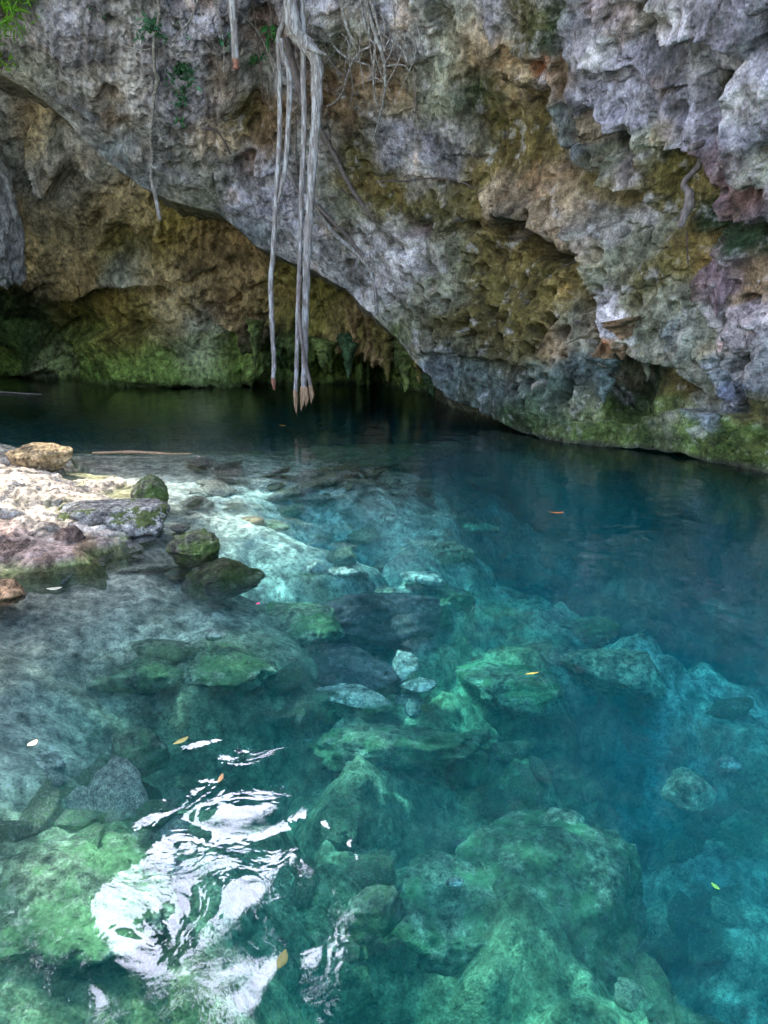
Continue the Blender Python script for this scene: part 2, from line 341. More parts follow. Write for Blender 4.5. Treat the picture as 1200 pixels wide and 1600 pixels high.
CCOL = [(0, 0, 'grey', 90), (60, 50, 'lav', 70), (130, 40, 'lav', 60), (200, 20, 'grey', 50), (150, 115, 'pale', 28), (210, 113, 'pale', 26), (260, 60, 'lav', 60), (320, 40, 'lav', 60), (300, 150, 'lav', 50),  # 'dark' points darken the dented hollows
 (40, 110, 'greyg', 50), (120, 170, 'grey', 60), (185, 190, 'brown', 22), (222, 240, 'brown', 18), (165, 145, 'brown', 20), (240, 230, 'grey', 50), (200, 260, 'blueg', 50), (300, 270, 'grey', 50), (330, 220, 'tan', 30),
 (310, 310, 'greyg', 45), (390, 370, 'blueg', 40), (400, 310, 'lav', 45), (440, 390, 'grey', 40), (370, 180, 'olive', 26), (345, 130, 'tan', 26), (400, 60, 'redb', 28), (395, 130, 'grey', 30), (385, 265, 'redb', 16), (420, 200, 'brown', 28),
 (500, 30, 'pale', 34), (540, 60, 'greyg', 40), (560, 110, 'brown', 45), (530, 170, 'brown', 35), (570, 220, 'olive', 40), (600, 200, 'lav', 30), (610, 150, 'tan', 35), (560, 290, 'gold', 28), (560, 250, 'olive', 30),
 (500, 230, 'grey', 40), (520, 320, 'greyg', 40), (480, 330, 'lav', 40), (640, 30, 'pale', 26), (655, 80, 'white', 16), (652, 10, 'white', 16), (700, 40, 'greyg', 40), (680, 140, 'greyg', 40), (620, 230, 'lav', 30), (690, 240, 'lav', 40), (715, 215, 'pale', 26), (660, 280, 'pale', 25), (650, 230, 'olive', 16),
 (730, 280, 'olive', 26), (620, 310, 'olive', 36), (680, 320, 'olive', 40), (740, 150, 'dgreen', 30), (760, 200, 'olive', 50), (800, 230, 'gold', 34), (830, 200, 'olive', 50), (780, 90, 'tan', 40), (820, 30, 'olive', 40), (860, 40, 'dgreen', 34), (780, 30, 'lav', 30), (740, 60, 'tan', 36),
 (800, 160, 'tan', 26), (847, 103, 'orange', 12), (852, 135, 'pink', 14), (870, 180, 'blueg', 22), (900, 230, 'blueg', 24), (890, 120, 'brown', 22), (925, 200, 'tan', 16), (910, 60, 'lav', 30), (935, 80, 'pale', 24), (950, 130, 'lav', 40), (1000, 120, 'lav', 40), (1010, 30, 'olive', 22), (1012, 60, 'dark', 14),
 (1060, 30, 'pale', 40), (1035, 10, 'white', 16), (1100, 60, 'lav', 40), (1150, 40, 'lav', 40), (1040, 140, 'lav', 50), (1080, 110, 'grey', 30), (1130, 90, 'pale', 24), (1195, 60, 'dark', 20), (1100, 190, 'lav', 30), (1120, 155, 'olive', 20), (1135, 220, 'purple', 26), (1170, 200, 'lav', 30), (1180, 160, 'pale', 26),
 (1150, 270, 'purple', 34), (1180, 310, 'purple', 30), (1100, 250, 'purple', 20), (1195, 260, 'greyg', 26), (990, 260, 'pink', 14), (980, 215, 'dark', 14), (1000, 240, 'brown', 16), (1030, 220, 'greyg', 30), (960, 260, 'greyg', 30), (1040, 270, 'olive', 26), (1080, 290, 'gold', 26), (1060, 330, 'olive', 26), (1100, 340, 'dgreen', 22),
 (1070, 380, 'gold', 26), (1095, 420, 'gold', 26), (1130, 420, 'purple', 24), (1160, 370, 'dgreen', 28), (1180, 430, 'brown', 28), (1165, 510, 'pink', 26), (1195, 560, 'grey', 24), (1150, 610, 'blue', 30), (1140, 570, 'blueg', 20), (1120, 650, 'blueg', 24), (1185, 640, 'olive', 20), (1100, 520, 'greyg', 30), (1060, 470, 'greyg', 34), (1080, 520, 'blueg', 26),
 (870, 280, 'brown', 36), (840, 300, 'tan', 30), (790, 310, 'tan', 30), (900, 330, 'tan', 36), (930, 350, 'grey', 36), (1000, 330, 'pale', 20), (1005, 380, 'greyg', 30), (960, 420, 'greyg', 36), (955, 480, 'pale', 22), (1010, 430, 'olive', 30), (1050, 410, 'olive', 30), (960, 300, 'gold', 24), (920, 290, 'olive', 26),
 (800, 350, 'dark', 26), (850, 385, 'dark', 22), (780, 400, 'gold', 34), (880, 440, 'gold', 34), (840, 430, 'olive', 40), (740, 400, 'olive', 30), (770, 470, 'olive', 46), (820, 500, 'olive', 50), (860, 480, 'gold', 26), (900, 510, 'greyg', 34), (740, 350, 'gold', 24), (700, 380, 'greyg', 36), (650, 355, 'purple', 14),
 (640, 400, 'pale', 36), (590, 380, 'pale', 34), (560, 420, 'grey', 30), (600, 450, 'pale', 30), (620, 490, 'greyg', 26), (680, 460, 'greyg', 36), (700, 500, 'olive', 26), (660, 530, 'greyg', 26), (630, 520, 'moss', 16), (680, 580, 'blueg', 24), (700, 610, 'tealg', 26), (740, 570, 'tealg', 36), (760, 540, 'olive', 30), (800, 560, 'olive', 40), (760, 620, 'tealg', 36),
 (820, 590, 'tealg', 36), (850, 630, 'dgreen', 34), (800, 650, 'dgreen', 24), (900, 580, 'tealg', 34), (900, 640, 'greyg', 24), (870, 640, 'tealg', 24), (950, 580, 'greyg', 24), (920, 500, 'brown', 26), (950, 540, 'brown', 22), (970, 530, 'orange', 8), (870, 540, 'brown', 26), (1000, 600, 'dgreen', 30), (1030, 600, 'olive', 28), (1050, 590, 'gold', 18),
 (1020, 640, 'green', 26), (950, 670, 'green', 30), (980, 660, 'green', 22), (900, 670, 'green', 26), (1050, 665, 'greyg', 22), (1090, 690, 'green', 26), (1150, 700, 'green', 30), (1190, 720, 'green', 30), (1000, 690, 'dgreen', 18), (1110, 610, 'greyg', 22), (1070, 560, 'greyg', 22), (990, 570, 'grey', 14), (1040, 540, 'greyg', 24),
 (600, -200, 'lav', 200), (1100, -200, 'lav', 200), (100, -200, 'lav', 200), (1500, 200, 'lav', 200), (1500, 600, 'greyg', 150)]
def build_cliff():
    xs = np.r_[np.linspace(-880, -30, 60), np.arange(-20, 1222, 1.7), np.linspace(1230, 1880, 50)]
    nA, nB, nU, nT = 500, 60, 46, 24
    ly = interp(xs, LIP) + 3*noise(v3(xs/23., xs*0))*(xs < 1250)
    mid = np.minimum(-20, ly-30); top = -430 + 40*noise(v3(xs/150., xs*0, 4)) + 345*np.exp(-((xs-290)/190)**4); top = np.minimum(top, mid-45)
    tA = np.linspace(0, 1, nA)[:, None]; tB = np.linspace(0, 1, nB+1)[1:, None]
    PY = np.r_[ly+(mid-ly)*tA, mid+(top-mid)*tB]; PX = np.broadcast_to(xs, PY.shape).copy()
    q = np.c_[PX.ravel(), PY.ravel()]
    D = TPS([(a, b) for a, b, c in YC], [c for a, b, c in YC])(q).reshape(PX.shape)
    # ragged px for strokes
    f3 = v3(q[:, 0]/38., q[:, 1]/38.); wx = fbm(f3, 4, 11)*11; wy = fbm(f3, 4, 31)*11
    qx, qy = q[:, 0]+wx, q[:, 1]+wy
    s = (strokes(qx, qy, STR)+dents(qx, qy, DEN)).reshape(PX.shape)
    lipf = sst((ly[None]-PY), 2, 40)
    lipf = np.where(PX < 720, .25+.75*lipf, .4+.6*lipf)
    P0 = at(PX, PY, D)
    Nn = normals_grid(P0); 
    vdir = ray(PX, PY); sgn = np.sign((Nn*vdir).sum(-1)).mean(); Nn = -Nn*sgn
    w0 = P0.reshape(-1, 3); ws = w0*np.array([1, 1, .6])
    pm = np.zeros(len(q))
    for (x, y, r, a) in PITS: pm = np.maximum(pm, a*np.exp(-((q[:, 0]-x)**2+(q[:, 1]-y)**2)/(2*r*r)))
    n_c = fbm(w0/.9+3, 4, 15); crack = -.10*np.exp(-(n_c/.012)**2)*sst(noise(w0/1.5, 16), -.1, .3)
    big = .24*fbm(ws/1.7, 3, 3)+.075*fbm(ws/.55, 4, 5, .5, ridged=True)+crack
    fine = .05*fbm(w0/.16, 4, 7, .62)+.014*fbm(w0/.035, 2, 8)
    wr = worley((w0+.08*np.c_[wx, wy, wx]/11)/.34, 2); wr2 = worley(w0/.13, 5)
    scal = .10*(np.minimum(wr, .75)-.55)                                    # scalloped hollows
    pit = -(.22*sst(.42-wr, 0, .25)+.07*sst(.36-wr2, 0, .2))*(.12+1.7*pm)
    flute = .05*noise(v3(q[:, 0]/9., q[:, 1]/70.))*(1-sst(q[:, 1], 150, 420))
    smf = np.zeros(len(q))
    for (x, y, rx, ry) in [(980, 120, 110, 110), (1080, 60, 130, 60), (700, 240, 80, 50), (330, 280, 90, 50), (200, 230, 80, 30), (1180, 180, 40, 80)]: smf = np.maximum(smf, np.exp(-((q[:, 0]-x)/rx)**2-((q[:, 1]-y)/ry)**2))
    fine *= 1-.6*smf; scal *= 1-.5*smf; big *= 1-.25*smf
    disp = ((big+fine+scal+pit+flute).reshape(PX.shape)+s*.75)*lipf
    P = P0+Nn*disp[..., None]
    C = paint(np.c_[q[:, 0]+wx*2.2, q[:, 1]+wy*2.8], CCOL, 2.6)
    C *= (1+.25*fbm(w0/.5, 4, 77))[:, None]
    bf = sst(fbm(w0*np.array([1, 1, .6])/.5, 5, 81, .62), .06, .34)*.58                     # dark biofilm patches
    sk = sst(fbm(v3(q[:, 0]/13.+wx*.2, q[:, 1]/110., 5), 3, 83), .12, .4)*.5                   # drip stains
    C = C*(1-bf[:, None])+bf[:, None]*C*np.array([.30, .27, .20]); C = C*(1-sk[:, None])+sk[:, None]*C*np.array([.55, .47, .36])
    wt = sst(fbm(w0/.28, 5, 85, .65), .16, .36)*.45; C = C*(1-wt[:, None])+wt[:, None]*np.array([.58, .55, .56])   # pale lime crust
    og = sst(fbm(w0/.8, 4, 87), .18, .4)*.35; C = C*(1-og[:, None])+og[:, None]*C*np.array([1.25, .85, .5])
    # moss belt just above the water
    z = P[..., 2].ravel(); mo = (1-sst(z+.5*fbm(w0/.45, 4, 9), .05, .8))*.7*np.repeat(sst(xs, 780, 900)*.75+.25, 1)[None, :].repeat(PX.shape[0], 0).ravel()
    C = C*(1-mo[:, None])+mo[:, None]*np.array(PAL['green'])*(.8+.5*fbm(w0/.15, 3, 19))[:, None]
    wl_dark = 1-sst(z+.04*fbm(w0/.2, 2, 29), .02, .1); C = C*(1-wl_dark[:, None]*.8)+wl_dark[:, None]*.8*np.array(PAL['dark'])  # darkens the rock towards the waterline
    C = C.reshape(*PX.shape, 3)
    # underside: rolls back into the cave on the left, under the water on the right
    u = np.linspace(0, 1, nU+1)[:0:-1][:, None]; L0 = P[0]
    back = 1-sst(xs, 600, 800)
    th = np.minimum(u*4, 1)*pi/2
    yb = back*(6.5*u+.5*np.sin(th))+(1-back)*(.7*np.sin(th)+.6*u)
    zb = back*(.5*u-.35*(np.sin(np.minimum(u*3, 1)*pi)) *.3)+(1-back)*(-.25*(1-np.cos(th))-5.0*np.clip(u-.2, 0, 1))
    Q = np.stack([L0[None, :, 0]+(1-back)*yb*.3, L0[None, :, 1]+yb, L0[None, :, 2]+zb], -1)
    nn = fbm(Q.reshape(-1, 3)/.6, 4, 55).reshape(Q.shape[:2])*.3*np.minimum(u*6, 1); Q[..., 2] += nn*back; Q[..., 1] += nn*(1-back)
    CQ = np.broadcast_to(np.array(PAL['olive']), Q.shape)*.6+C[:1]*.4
    # plateau behind the top edge
    tt = np.linspace(0, 1, nT+1)[1:, None]; T0 = P[-1]
    TP = np.stack([T0[None, :, 0]+0*tt, T0[None, :, 1]+18*tt, T0[None, :, 2]+.5*np.sin(tt*pi/2)+1.2*tt], -1)
    TP[..., 2] += .3*noise(TP.reshape(-1, 3)/1.3, 8).reshape(TP.shape[:2])
    CT = np.broadcast_to(np.array(PAL['brown']), TP.shape)
    V = np.concatenate([Q, P, TP]); CC = np.concatenate([CQ, C, CT])
    o = mk('limestone_cliff', V.reshape(-1, 3), grid_faces(V.shape[0], V.shape[1]), M['cliff'], colr=CC.reshape(-1, 3))
    tag(o, 'massive overhanging grey limestone cliff slanting down from upper left to the water at the right', 'cliff')
    return o, P, PX, PY, TP
cliff, CLP, CLX, CLY, CTOP = build_cliff()
def on_cliff(px, py, off=.03):       # surface point of the cliff at a photo pixel
    j = np.abs(CLX[0]-px).argmin(); i = np.abs(CLY[:, j]-py).argmin()
    p = CLP[i, j]; d = ray(px, py); d /= np.linalg.norm(d); return p-d*off

# ================================================================== CAVE WALL
WCOL = [(0, 170, 'lav', 40), (60, 200, 'tan', 30), (110, 210, 'lav', 30), (30, 250, 'lav', 40), (40, 170, 'brown', 20), (110, 260, 'brown', 26), (150, 270, 'lav', 28), (80, 300, 'lav', 40), (160, 310, 'tan', 30), (20, 330, 'brown', 30), (70, 350, 'tan', 40), (130, 350, 'tan', 30),
 (0, 400, 'brown', 40), (90, 400, 'tan', 40), (180, 370, 'olive', 30), (230, 330, 'tan', 20), (280, 350, 'gold', 30), (320, 370, 'brown', 34), (200, 420, 'grey', 26), (140, 430, 'brown', 30), (250, 430, 'tan', 30), (300, 450, 'tan', 34), (350, 450, 'brown', 40), (260, 490, 'tan', 26), (320, 500, 'grey', 26), (60, 450, 'dark', 34),
 (0, 480, 'dgreen', 30), (120, 480, 'olive', 34), (180, 490, 'gold', 34), (200, 520, 'olive', 34), (140, 540, 'moss', 30), (60, 540, 'dgreen', 30), (30, 570, 'green', 30), (80, 565, 'greyg', 20), (160, 580, 'green', 34), (240, 570, 'moss', 30), (240, 590, 'green', 30), (320, 555, 'greyg', 22), (330, 580, 'green', 30), (380, 560, 'moss', 28),
 (380, 480, 'brown', 34), (420, 500, 'dark', 26), (440, 460, 'gold', 22), (480, 450, 'olive', 30), (520, 480, 'olive', 30), (560, 500, 'brown', 26), (600, 520, 'brown', 26), (440, 540, 'dgreen', 26), (500, 560, 'moss', 36), (540, 580, 'moss', 26), (590, 570, 'dgreen', 26), (640, 580, 'moss', 26), (700, 600, 'dgreen', 40),
 (-300, 300, 'tan', 150), (-300, 550, 'moss', 100), (900, 500, 'olive', 120), (200, 0, 'brown', 100)]
WSTR = [([(0, 405), (60, 442), (120, 458), (180, 432), (260, 442), (330, 482), (385, 522), (405, 560)], .5, 60, 50),
 ([(420, 548), (380, 560), (300, 548), (230, 515), (100, 525), (0, 505)], .35, 30, 40),
 ([(112, 612), (107, 560), (82, 520)], .6, 50, 26), ([(60, 160), (48, 210), (72, 270), (58, 305)], .35, 26, 26), ([(95, 300), (112, 240), (90, 190), (95, 160)], .35, 26, 30),
 ([(215, 250), (200, 300), (160, 330), (150, 380)], .25, 30, 30), ([(250, 330), (245, 380), (262, 410)], .2, 20, 20), ([(350, 400), (300, 420), (240, 415)], -.2, 20, 20),
 ([(430, 470), (450, 520), (420, 560)], .4, 26, 26), ([(480, 500), (530, 515), (580, 520), (640, 540)], .6, 30, 24), ([(395, 440), (388, 520), (378, 600)], .3, 20, 20), ([(540, 520), (560, 560), (556, 610)], .4, 20, 20)]
WDEN = [(60, 300, 14, 22, 0, -.4), (100, 245, 22, 40, 10, .35), (405, 602, 24, 14, 0, -1.4), (190, 370, 20, 30, 0, -.3), (330, 440, 30, 20, 20, .3), (230, 400, 30, 20, 0, .2), (160, 560, 40, 40, 0, .3), (60, 560, 40, 40, 0, .2), (250, 590, 60, 24, 0, .3), (340, 585, 40, 24, 0, .3), (520, 600, 60, 14, 0, -.9)]
def build_wall():
    xs = np.r_[np.linspace(-900, -30, 60), np.arange(-20, 760, 2.0), np.linspace(764, 1500, 60)]
    foot = [(-900, 660), (-300, 600), (0, 587), (104, 589), (112, 590), (118, 602), (250, 604), (375, 603), (400, 601), (600, 600), (650, 610), (700, 624), (900, 640), (1500, 700)]
    ly = interp(xs, foot); dd = ray(xs, ly); Yf = -CAMH/dd[:, 2]*dd[:, 1]
    n1 = 300; topy = -40.
    tA = np.linspace(0, 1, n1)[:, None]; PY = ly+(topy-ly)*tA; PX = np.broadcast_to(xs, PY.shape).copy()
    q = np.c_[PX.ravel(), PY.ravel()]
    pts = [(x, y, float(np.interp(x, xs, Yf))) for x, y in foot]
    pts += [(-900, 200, 10), (-300, 250, 16.5), (0, 150, 17.2), (200, 250, 17.6), (430, 395, 18.2), (600, 500, 17.4), (700, 560, 16.8), (0, 300, 19.3), (200, 350, 19.6), (0, 400, 20.0), (200, 400, 20.2), (350, 430, 20.0), (150, 480, 21.3), (350, 520, 21.0), (500, 470, 19.0), (500, 530, 19.6),
            (0, 0, 15), (400, 0, 15), (900, 300, 15.5), (1500, 400, 13), (1500, -40, 11), (-900, -40, 9), (900, 0, 14)]
    D = TPS([p[:2] for p in pts], [p[2] for p in pts])(q).reshape(PX.shape)
    f3 = v3(q[:, 0]/34., q[:, 1]/34.); wx = fbm(f3, 4, 111)*10; wy = fbm(f3, 4, 131)*10
    s = (strokes(q[:, 0]+wx, q[:, 1]+wy, WSTR)+dents(q[:, 0]+wx, q[:, 1]+wy, WDEN)).reshape(PX.shape)
    P0 = at(PX, PY, D); Nn = normals_grid(P0); sg = np.sign((Nn*ray(PX, PY)).sum(-1)).mean(); Nn = -Nn*sg
    w0 = P0.reshape(-1, 3)
    fl = np.exp(-((q[:, 0]-300)/60)**2-((q[:, 1]-350)/50)**2)+sst(q[:, 0], 360, 420)*sst(q[:, 1], 430, 500)
    disp = .35*fbm(w0/1.6, 3, 203)+.20*fbm(w0/.6, 5, 205, .6, ridged=True)+.05*fbm(w0/.15, 3, 207, .6)
    wr = worley(w0/.6, 12); disp += .22*(np.minimum(wr, .8)-.55)*(1-fl*.6)
    disp += fl*(.20*noise(v3(q[:, 0]/8., q[:, 1]/80.))+.14*noise(v3(q[:, 0]/17., q[:, 1]/60., 3)))
    foot_f = .4+.6*sst((ly[None]-PY), 0, 14)
    P = P0+Nn*((disp.reshape(PX.shape)+s)*foot_f)[..., None]
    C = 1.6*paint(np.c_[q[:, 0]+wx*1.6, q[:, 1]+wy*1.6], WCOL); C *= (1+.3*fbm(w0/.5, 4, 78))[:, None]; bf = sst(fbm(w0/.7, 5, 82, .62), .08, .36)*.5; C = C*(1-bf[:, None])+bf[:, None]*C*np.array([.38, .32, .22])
    z = P[..., 2].ravel(); C *= (1+.55*(1-sst(z+.4*fbm(w0/.5, 3, 66), .6, 2.4)))[:, None]*np.where(np.ones(len(z))[:, None] > 0, np.array([1, 1.05, .9]), 1); wl_dark = (1-sst(z+.05*fbm(w0/.3, 2, 29), .04, .2))*.6; C = C*(1-wl_dark[:, None])+wl_dark[:, None]*np.array(PAL['dark'])  # colour lifted low down for light the recess lacks; darker at the waterline
    C = C.reshape(*PX.shape, 3)
    u = np.linspace(0, 1, 21)[:0:-1][:, None]; L0 = P[0]
    Q = np.stack([L0[None, :, 0]+0*u, L0[None, :, 1]+1.0*np.sin(np.minimum(u*3, 1)*pi/2)*.6, L0[None, :, 2]-5.5*u], -1)
    CQ = np.broadcast_to(np.array(PAL['dgreen']), Q.shape)
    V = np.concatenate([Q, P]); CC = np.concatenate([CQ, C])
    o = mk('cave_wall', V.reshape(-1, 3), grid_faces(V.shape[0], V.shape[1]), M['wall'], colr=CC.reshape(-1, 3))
    tag(o, 'brown and mossy green recessed cave wall at the far side of the pool, beneath the overhang on the left', 'cave wall')
    return o
wall = build_wall()

# ================================================================== POOL BED
BED = [ # px, py, depth, colour, radius factor; 'dark' paints shade into the gaps
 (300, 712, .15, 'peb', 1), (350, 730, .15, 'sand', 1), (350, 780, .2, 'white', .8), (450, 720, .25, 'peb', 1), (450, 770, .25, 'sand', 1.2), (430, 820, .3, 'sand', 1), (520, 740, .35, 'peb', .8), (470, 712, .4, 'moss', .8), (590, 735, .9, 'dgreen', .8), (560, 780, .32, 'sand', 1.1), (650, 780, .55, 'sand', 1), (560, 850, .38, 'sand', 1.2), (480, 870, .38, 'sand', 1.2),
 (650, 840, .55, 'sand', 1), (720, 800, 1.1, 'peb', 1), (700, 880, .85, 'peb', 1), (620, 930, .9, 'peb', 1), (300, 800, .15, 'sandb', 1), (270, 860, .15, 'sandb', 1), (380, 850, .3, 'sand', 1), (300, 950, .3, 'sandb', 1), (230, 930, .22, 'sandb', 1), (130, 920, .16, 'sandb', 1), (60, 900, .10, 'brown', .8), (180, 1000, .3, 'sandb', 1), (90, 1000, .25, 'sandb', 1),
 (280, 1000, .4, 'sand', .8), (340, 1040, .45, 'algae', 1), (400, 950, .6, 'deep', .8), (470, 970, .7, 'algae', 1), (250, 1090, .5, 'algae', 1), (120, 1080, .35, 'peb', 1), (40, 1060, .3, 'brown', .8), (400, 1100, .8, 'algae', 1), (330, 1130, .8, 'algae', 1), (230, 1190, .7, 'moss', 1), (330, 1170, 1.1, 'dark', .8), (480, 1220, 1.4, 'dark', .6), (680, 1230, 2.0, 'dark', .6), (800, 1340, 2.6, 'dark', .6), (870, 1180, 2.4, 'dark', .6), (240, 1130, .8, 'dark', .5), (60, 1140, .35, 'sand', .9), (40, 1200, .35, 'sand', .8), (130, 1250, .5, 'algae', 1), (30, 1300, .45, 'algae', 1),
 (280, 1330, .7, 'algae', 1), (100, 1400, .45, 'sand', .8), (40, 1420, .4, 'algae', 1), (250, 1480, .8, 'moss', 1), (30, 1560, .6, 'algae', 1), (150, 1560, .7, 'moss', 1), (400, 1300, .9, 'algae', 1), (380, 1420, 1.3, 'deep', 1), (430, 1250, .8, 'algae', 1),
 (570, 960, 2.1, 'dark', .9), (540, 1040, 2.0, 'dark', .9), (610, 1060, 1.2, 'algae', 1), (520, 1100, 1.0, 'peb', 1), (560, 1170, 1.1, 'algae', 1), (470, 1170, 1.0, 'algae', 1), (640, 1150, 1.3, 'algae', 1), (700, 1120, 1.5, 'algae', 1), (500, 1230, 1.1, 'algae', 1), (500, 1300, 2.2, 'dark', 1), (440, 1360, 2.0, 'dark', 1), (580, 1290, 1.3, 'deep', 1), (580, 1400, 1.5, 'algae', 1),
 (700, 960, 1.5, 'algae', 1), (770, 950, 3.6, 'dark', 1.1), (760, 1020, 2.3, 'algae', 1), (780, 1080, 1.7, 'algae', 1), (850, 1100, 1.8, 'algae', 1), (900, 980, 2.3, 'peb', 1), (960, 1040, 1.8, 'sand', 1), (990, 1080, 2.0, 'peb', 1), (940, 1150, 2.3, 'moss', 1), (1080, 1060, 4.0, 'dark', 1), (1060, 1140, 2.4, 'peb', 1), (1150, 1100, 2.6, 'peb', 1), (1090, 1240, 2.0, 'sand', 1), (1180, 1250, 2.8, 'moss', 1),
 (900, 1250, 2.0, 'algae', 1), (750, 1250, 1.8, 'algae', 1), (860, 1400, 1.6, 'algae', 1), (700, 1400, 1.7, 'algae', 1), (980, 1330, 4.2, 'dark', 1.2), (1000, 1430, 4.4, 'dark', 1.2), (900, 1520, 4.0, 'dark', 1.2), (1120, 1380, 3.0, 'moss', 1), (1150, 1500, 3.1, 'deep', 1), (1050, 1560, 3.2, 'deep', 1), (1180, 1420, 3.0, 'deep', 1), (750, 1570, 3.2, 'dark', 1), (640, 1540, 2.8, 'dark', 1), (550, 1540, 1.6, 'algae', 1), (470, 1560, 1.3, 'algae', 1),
 (850, 850, 3.0, 'peb', 1), (800, 780, 2.8, 'peb', 1), (950, 850, 4.4, 'deep', 1), (1100, 850, 4.8, 'dark', 1.2), (900, 760, 3.4, 'peb', 1), (1000, 940, 4.2, 'dark', 1), (1150, 960, 4.4, 'dark', 1), (700, 715, 3.4, 'deep', 1), (600, 690, 2.4, 'sand', 1), (450, 680, 1.9, 'sand', 1), (300, 680, 1.6, 'sand', 1), (150, 670, 1.8, 'peb', 1), (20, 665, 1.3, 'sand', .7), (600, 650, 2.4, 'sand', 1), (200, 630, 1.6, 'sand', 1), (400, 640, 1.9, 'sand', 1), (800, 700, 3, 'peb', 1)]  # far rows paler to make up for weak light at the back
LEDGE_PX = [(-700, 655), (-300, 668), (-100, 680), (0, 682), (45, 690), (100, 703), (120, 712), (150, 722), (215, 740), (258, 762), (264, 780), (245, 792), (225, 815), (190, 838), (150, 846), (125, 858), (60, 868), (0, 880), (-200, 900), (-700, 1000)]
ledge_poly = np.array([hit(a, b, .12)[:2] for a, b in LEDGE_PX])
def poly_sd(x, y, poly):             # signed distance, positive inside
    d = np.full(x.shape, 1e9); ins = np.zeros(x.shape, bool); n = len(poly)
    for k in range(n):
        a, b = poly[k], poly[(k+1) % n]; e = b-a
        t = np.clip(((x-a[0])*e[0]+(y-a[1])*e[1])/(e@e), 0, 1); d = np.minimum(d, np.hypot(x-a[0]-t*e[0], y-a[1]-t*e[1]))
        c = ((a[1] > y) != (b[1] > y)) & (x < (b[0]-a[0])*(y-a[1])/(b[1]-a[1]+1e-12)+a[0]); ins ^= c
    return np.where(ins, d, -d)
bed_pts = np.array([under(a, b, d) for a, b, d, c, r in BED])
extra = [(-6, 3, .1), (-3.5, 1.5, .15), (-2.2, 2.6, -.05), (-1.3, 1.2, -.3), (-1.6, .5, -.1), (0, 0, -1.0), (0, -2, .2), (2, -2, .2), (2, 0, -1.6), (4, 1, -2), (6, 3, -3), (-4, 4.5, -.1), (-3, 8, -.05), (-4.5, 7, .05), (-7, 7, .4), (-10, 8, .5), (-8, 14, -.3), (-12, 12, .6), (-5, 15, -2.5), (0, 16, -3), (0, 22, -3), (-10, 20, -1.8), (8, 20, -4.5), (8, 10, -4.3), (10, 4, -3.5), (12, 0, -1), (0, -8, .8), (-10, -6, 1), (10, -8, 1), (-16, 6, 1), (18, 20, -4), (-18, 24, -3)]
bed_h = TPS(np.r_[bed_pts[:, :2], [e[:2] for e in extra]], np.r_[bed_pts[:, 2], [-deep_of(-e[2]) for e in extra]], reg=2e-4)
def bed_height(x, y, detail=True):
    z = np.clip(bed_h(np.c_[x, y]), -5, 1.2)
    if detail:
        p = v3(x, y); pw = p+.15*np.stack([noise(p/.5, 61), noise(p/.5, 62), 0*x], -1)
        dep = sst(-z, .1, 1.0)
        w1 = worley(pw/.75, 41); w2 = worley(pw/.33, 42); w3 = worley(pw/.13, 43)
        mk_ = .45+.55*sst(noise(p/1.1, 47), -.25, .25)
        z = z+dep*mk_*(.60*(.5-np.minimum(w1, .9))-.35*sst(w1, .62, .85))+(.2+.8*dep)*mk_*.24*(.5-np.minimum(w2, .9))+(.5+.5*dep)*.07*(.5-np.minimum(w3, .9))
        z = z+.05*dep*fbm(p/.25, 4, 44)+.012*fbm(p/.05, 2, 45)
    return z
def build_bed():
    r = np.r_[np.linspace(.05, .7, 10)[:-1], np.exp(np.linspace(math.log(.7), math.log(16), 560)), np.linspace(16.5, 60, 30)]
    a = np.r_[np.linspace(-34, 34, 680), np.linspace(34, 326, 110)[1:-1]]*pi/180
    R, A = np.meshgrid(r, a, indexing='ij'); X, Y = R*np.sin(A), R*np.cos(A)
    x, y = X.ravel(), Y.ravel(); z = bed_height(x, y)
    sd = poly_sd(x, y, ledge_poly); z = np.where(sd > -.1, np.minimum(z, -.12), z)
    q = np.c_[x, y]; p = v3(x, y); wx = fbm(p/.5, 4, 71)*.25; wy = fbm(p/.5, 4, 72)*.25
    W = np.zeros(len(q)); C = np.zeros((len(q), 3))
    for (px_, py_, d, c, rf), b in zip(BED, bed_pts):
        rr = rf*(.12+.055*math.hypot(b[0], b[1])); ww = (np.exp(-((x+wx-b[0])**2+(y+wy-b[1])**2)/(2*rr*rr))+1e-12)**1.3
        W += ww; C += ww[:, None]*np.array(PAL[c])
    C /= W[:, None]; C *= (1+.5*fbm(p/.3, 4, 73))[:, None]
    rough = worley((p+.1*np.c_[wx, wy, wx])/.16, 90); C *= (.75+.6*sst(rough, .2, .6))[:, None]
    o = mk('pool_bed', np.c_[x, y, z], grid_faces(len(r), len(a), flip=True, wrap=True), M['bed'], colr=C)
    o['kind'] = 'structure'; return o
bed = build_bed()

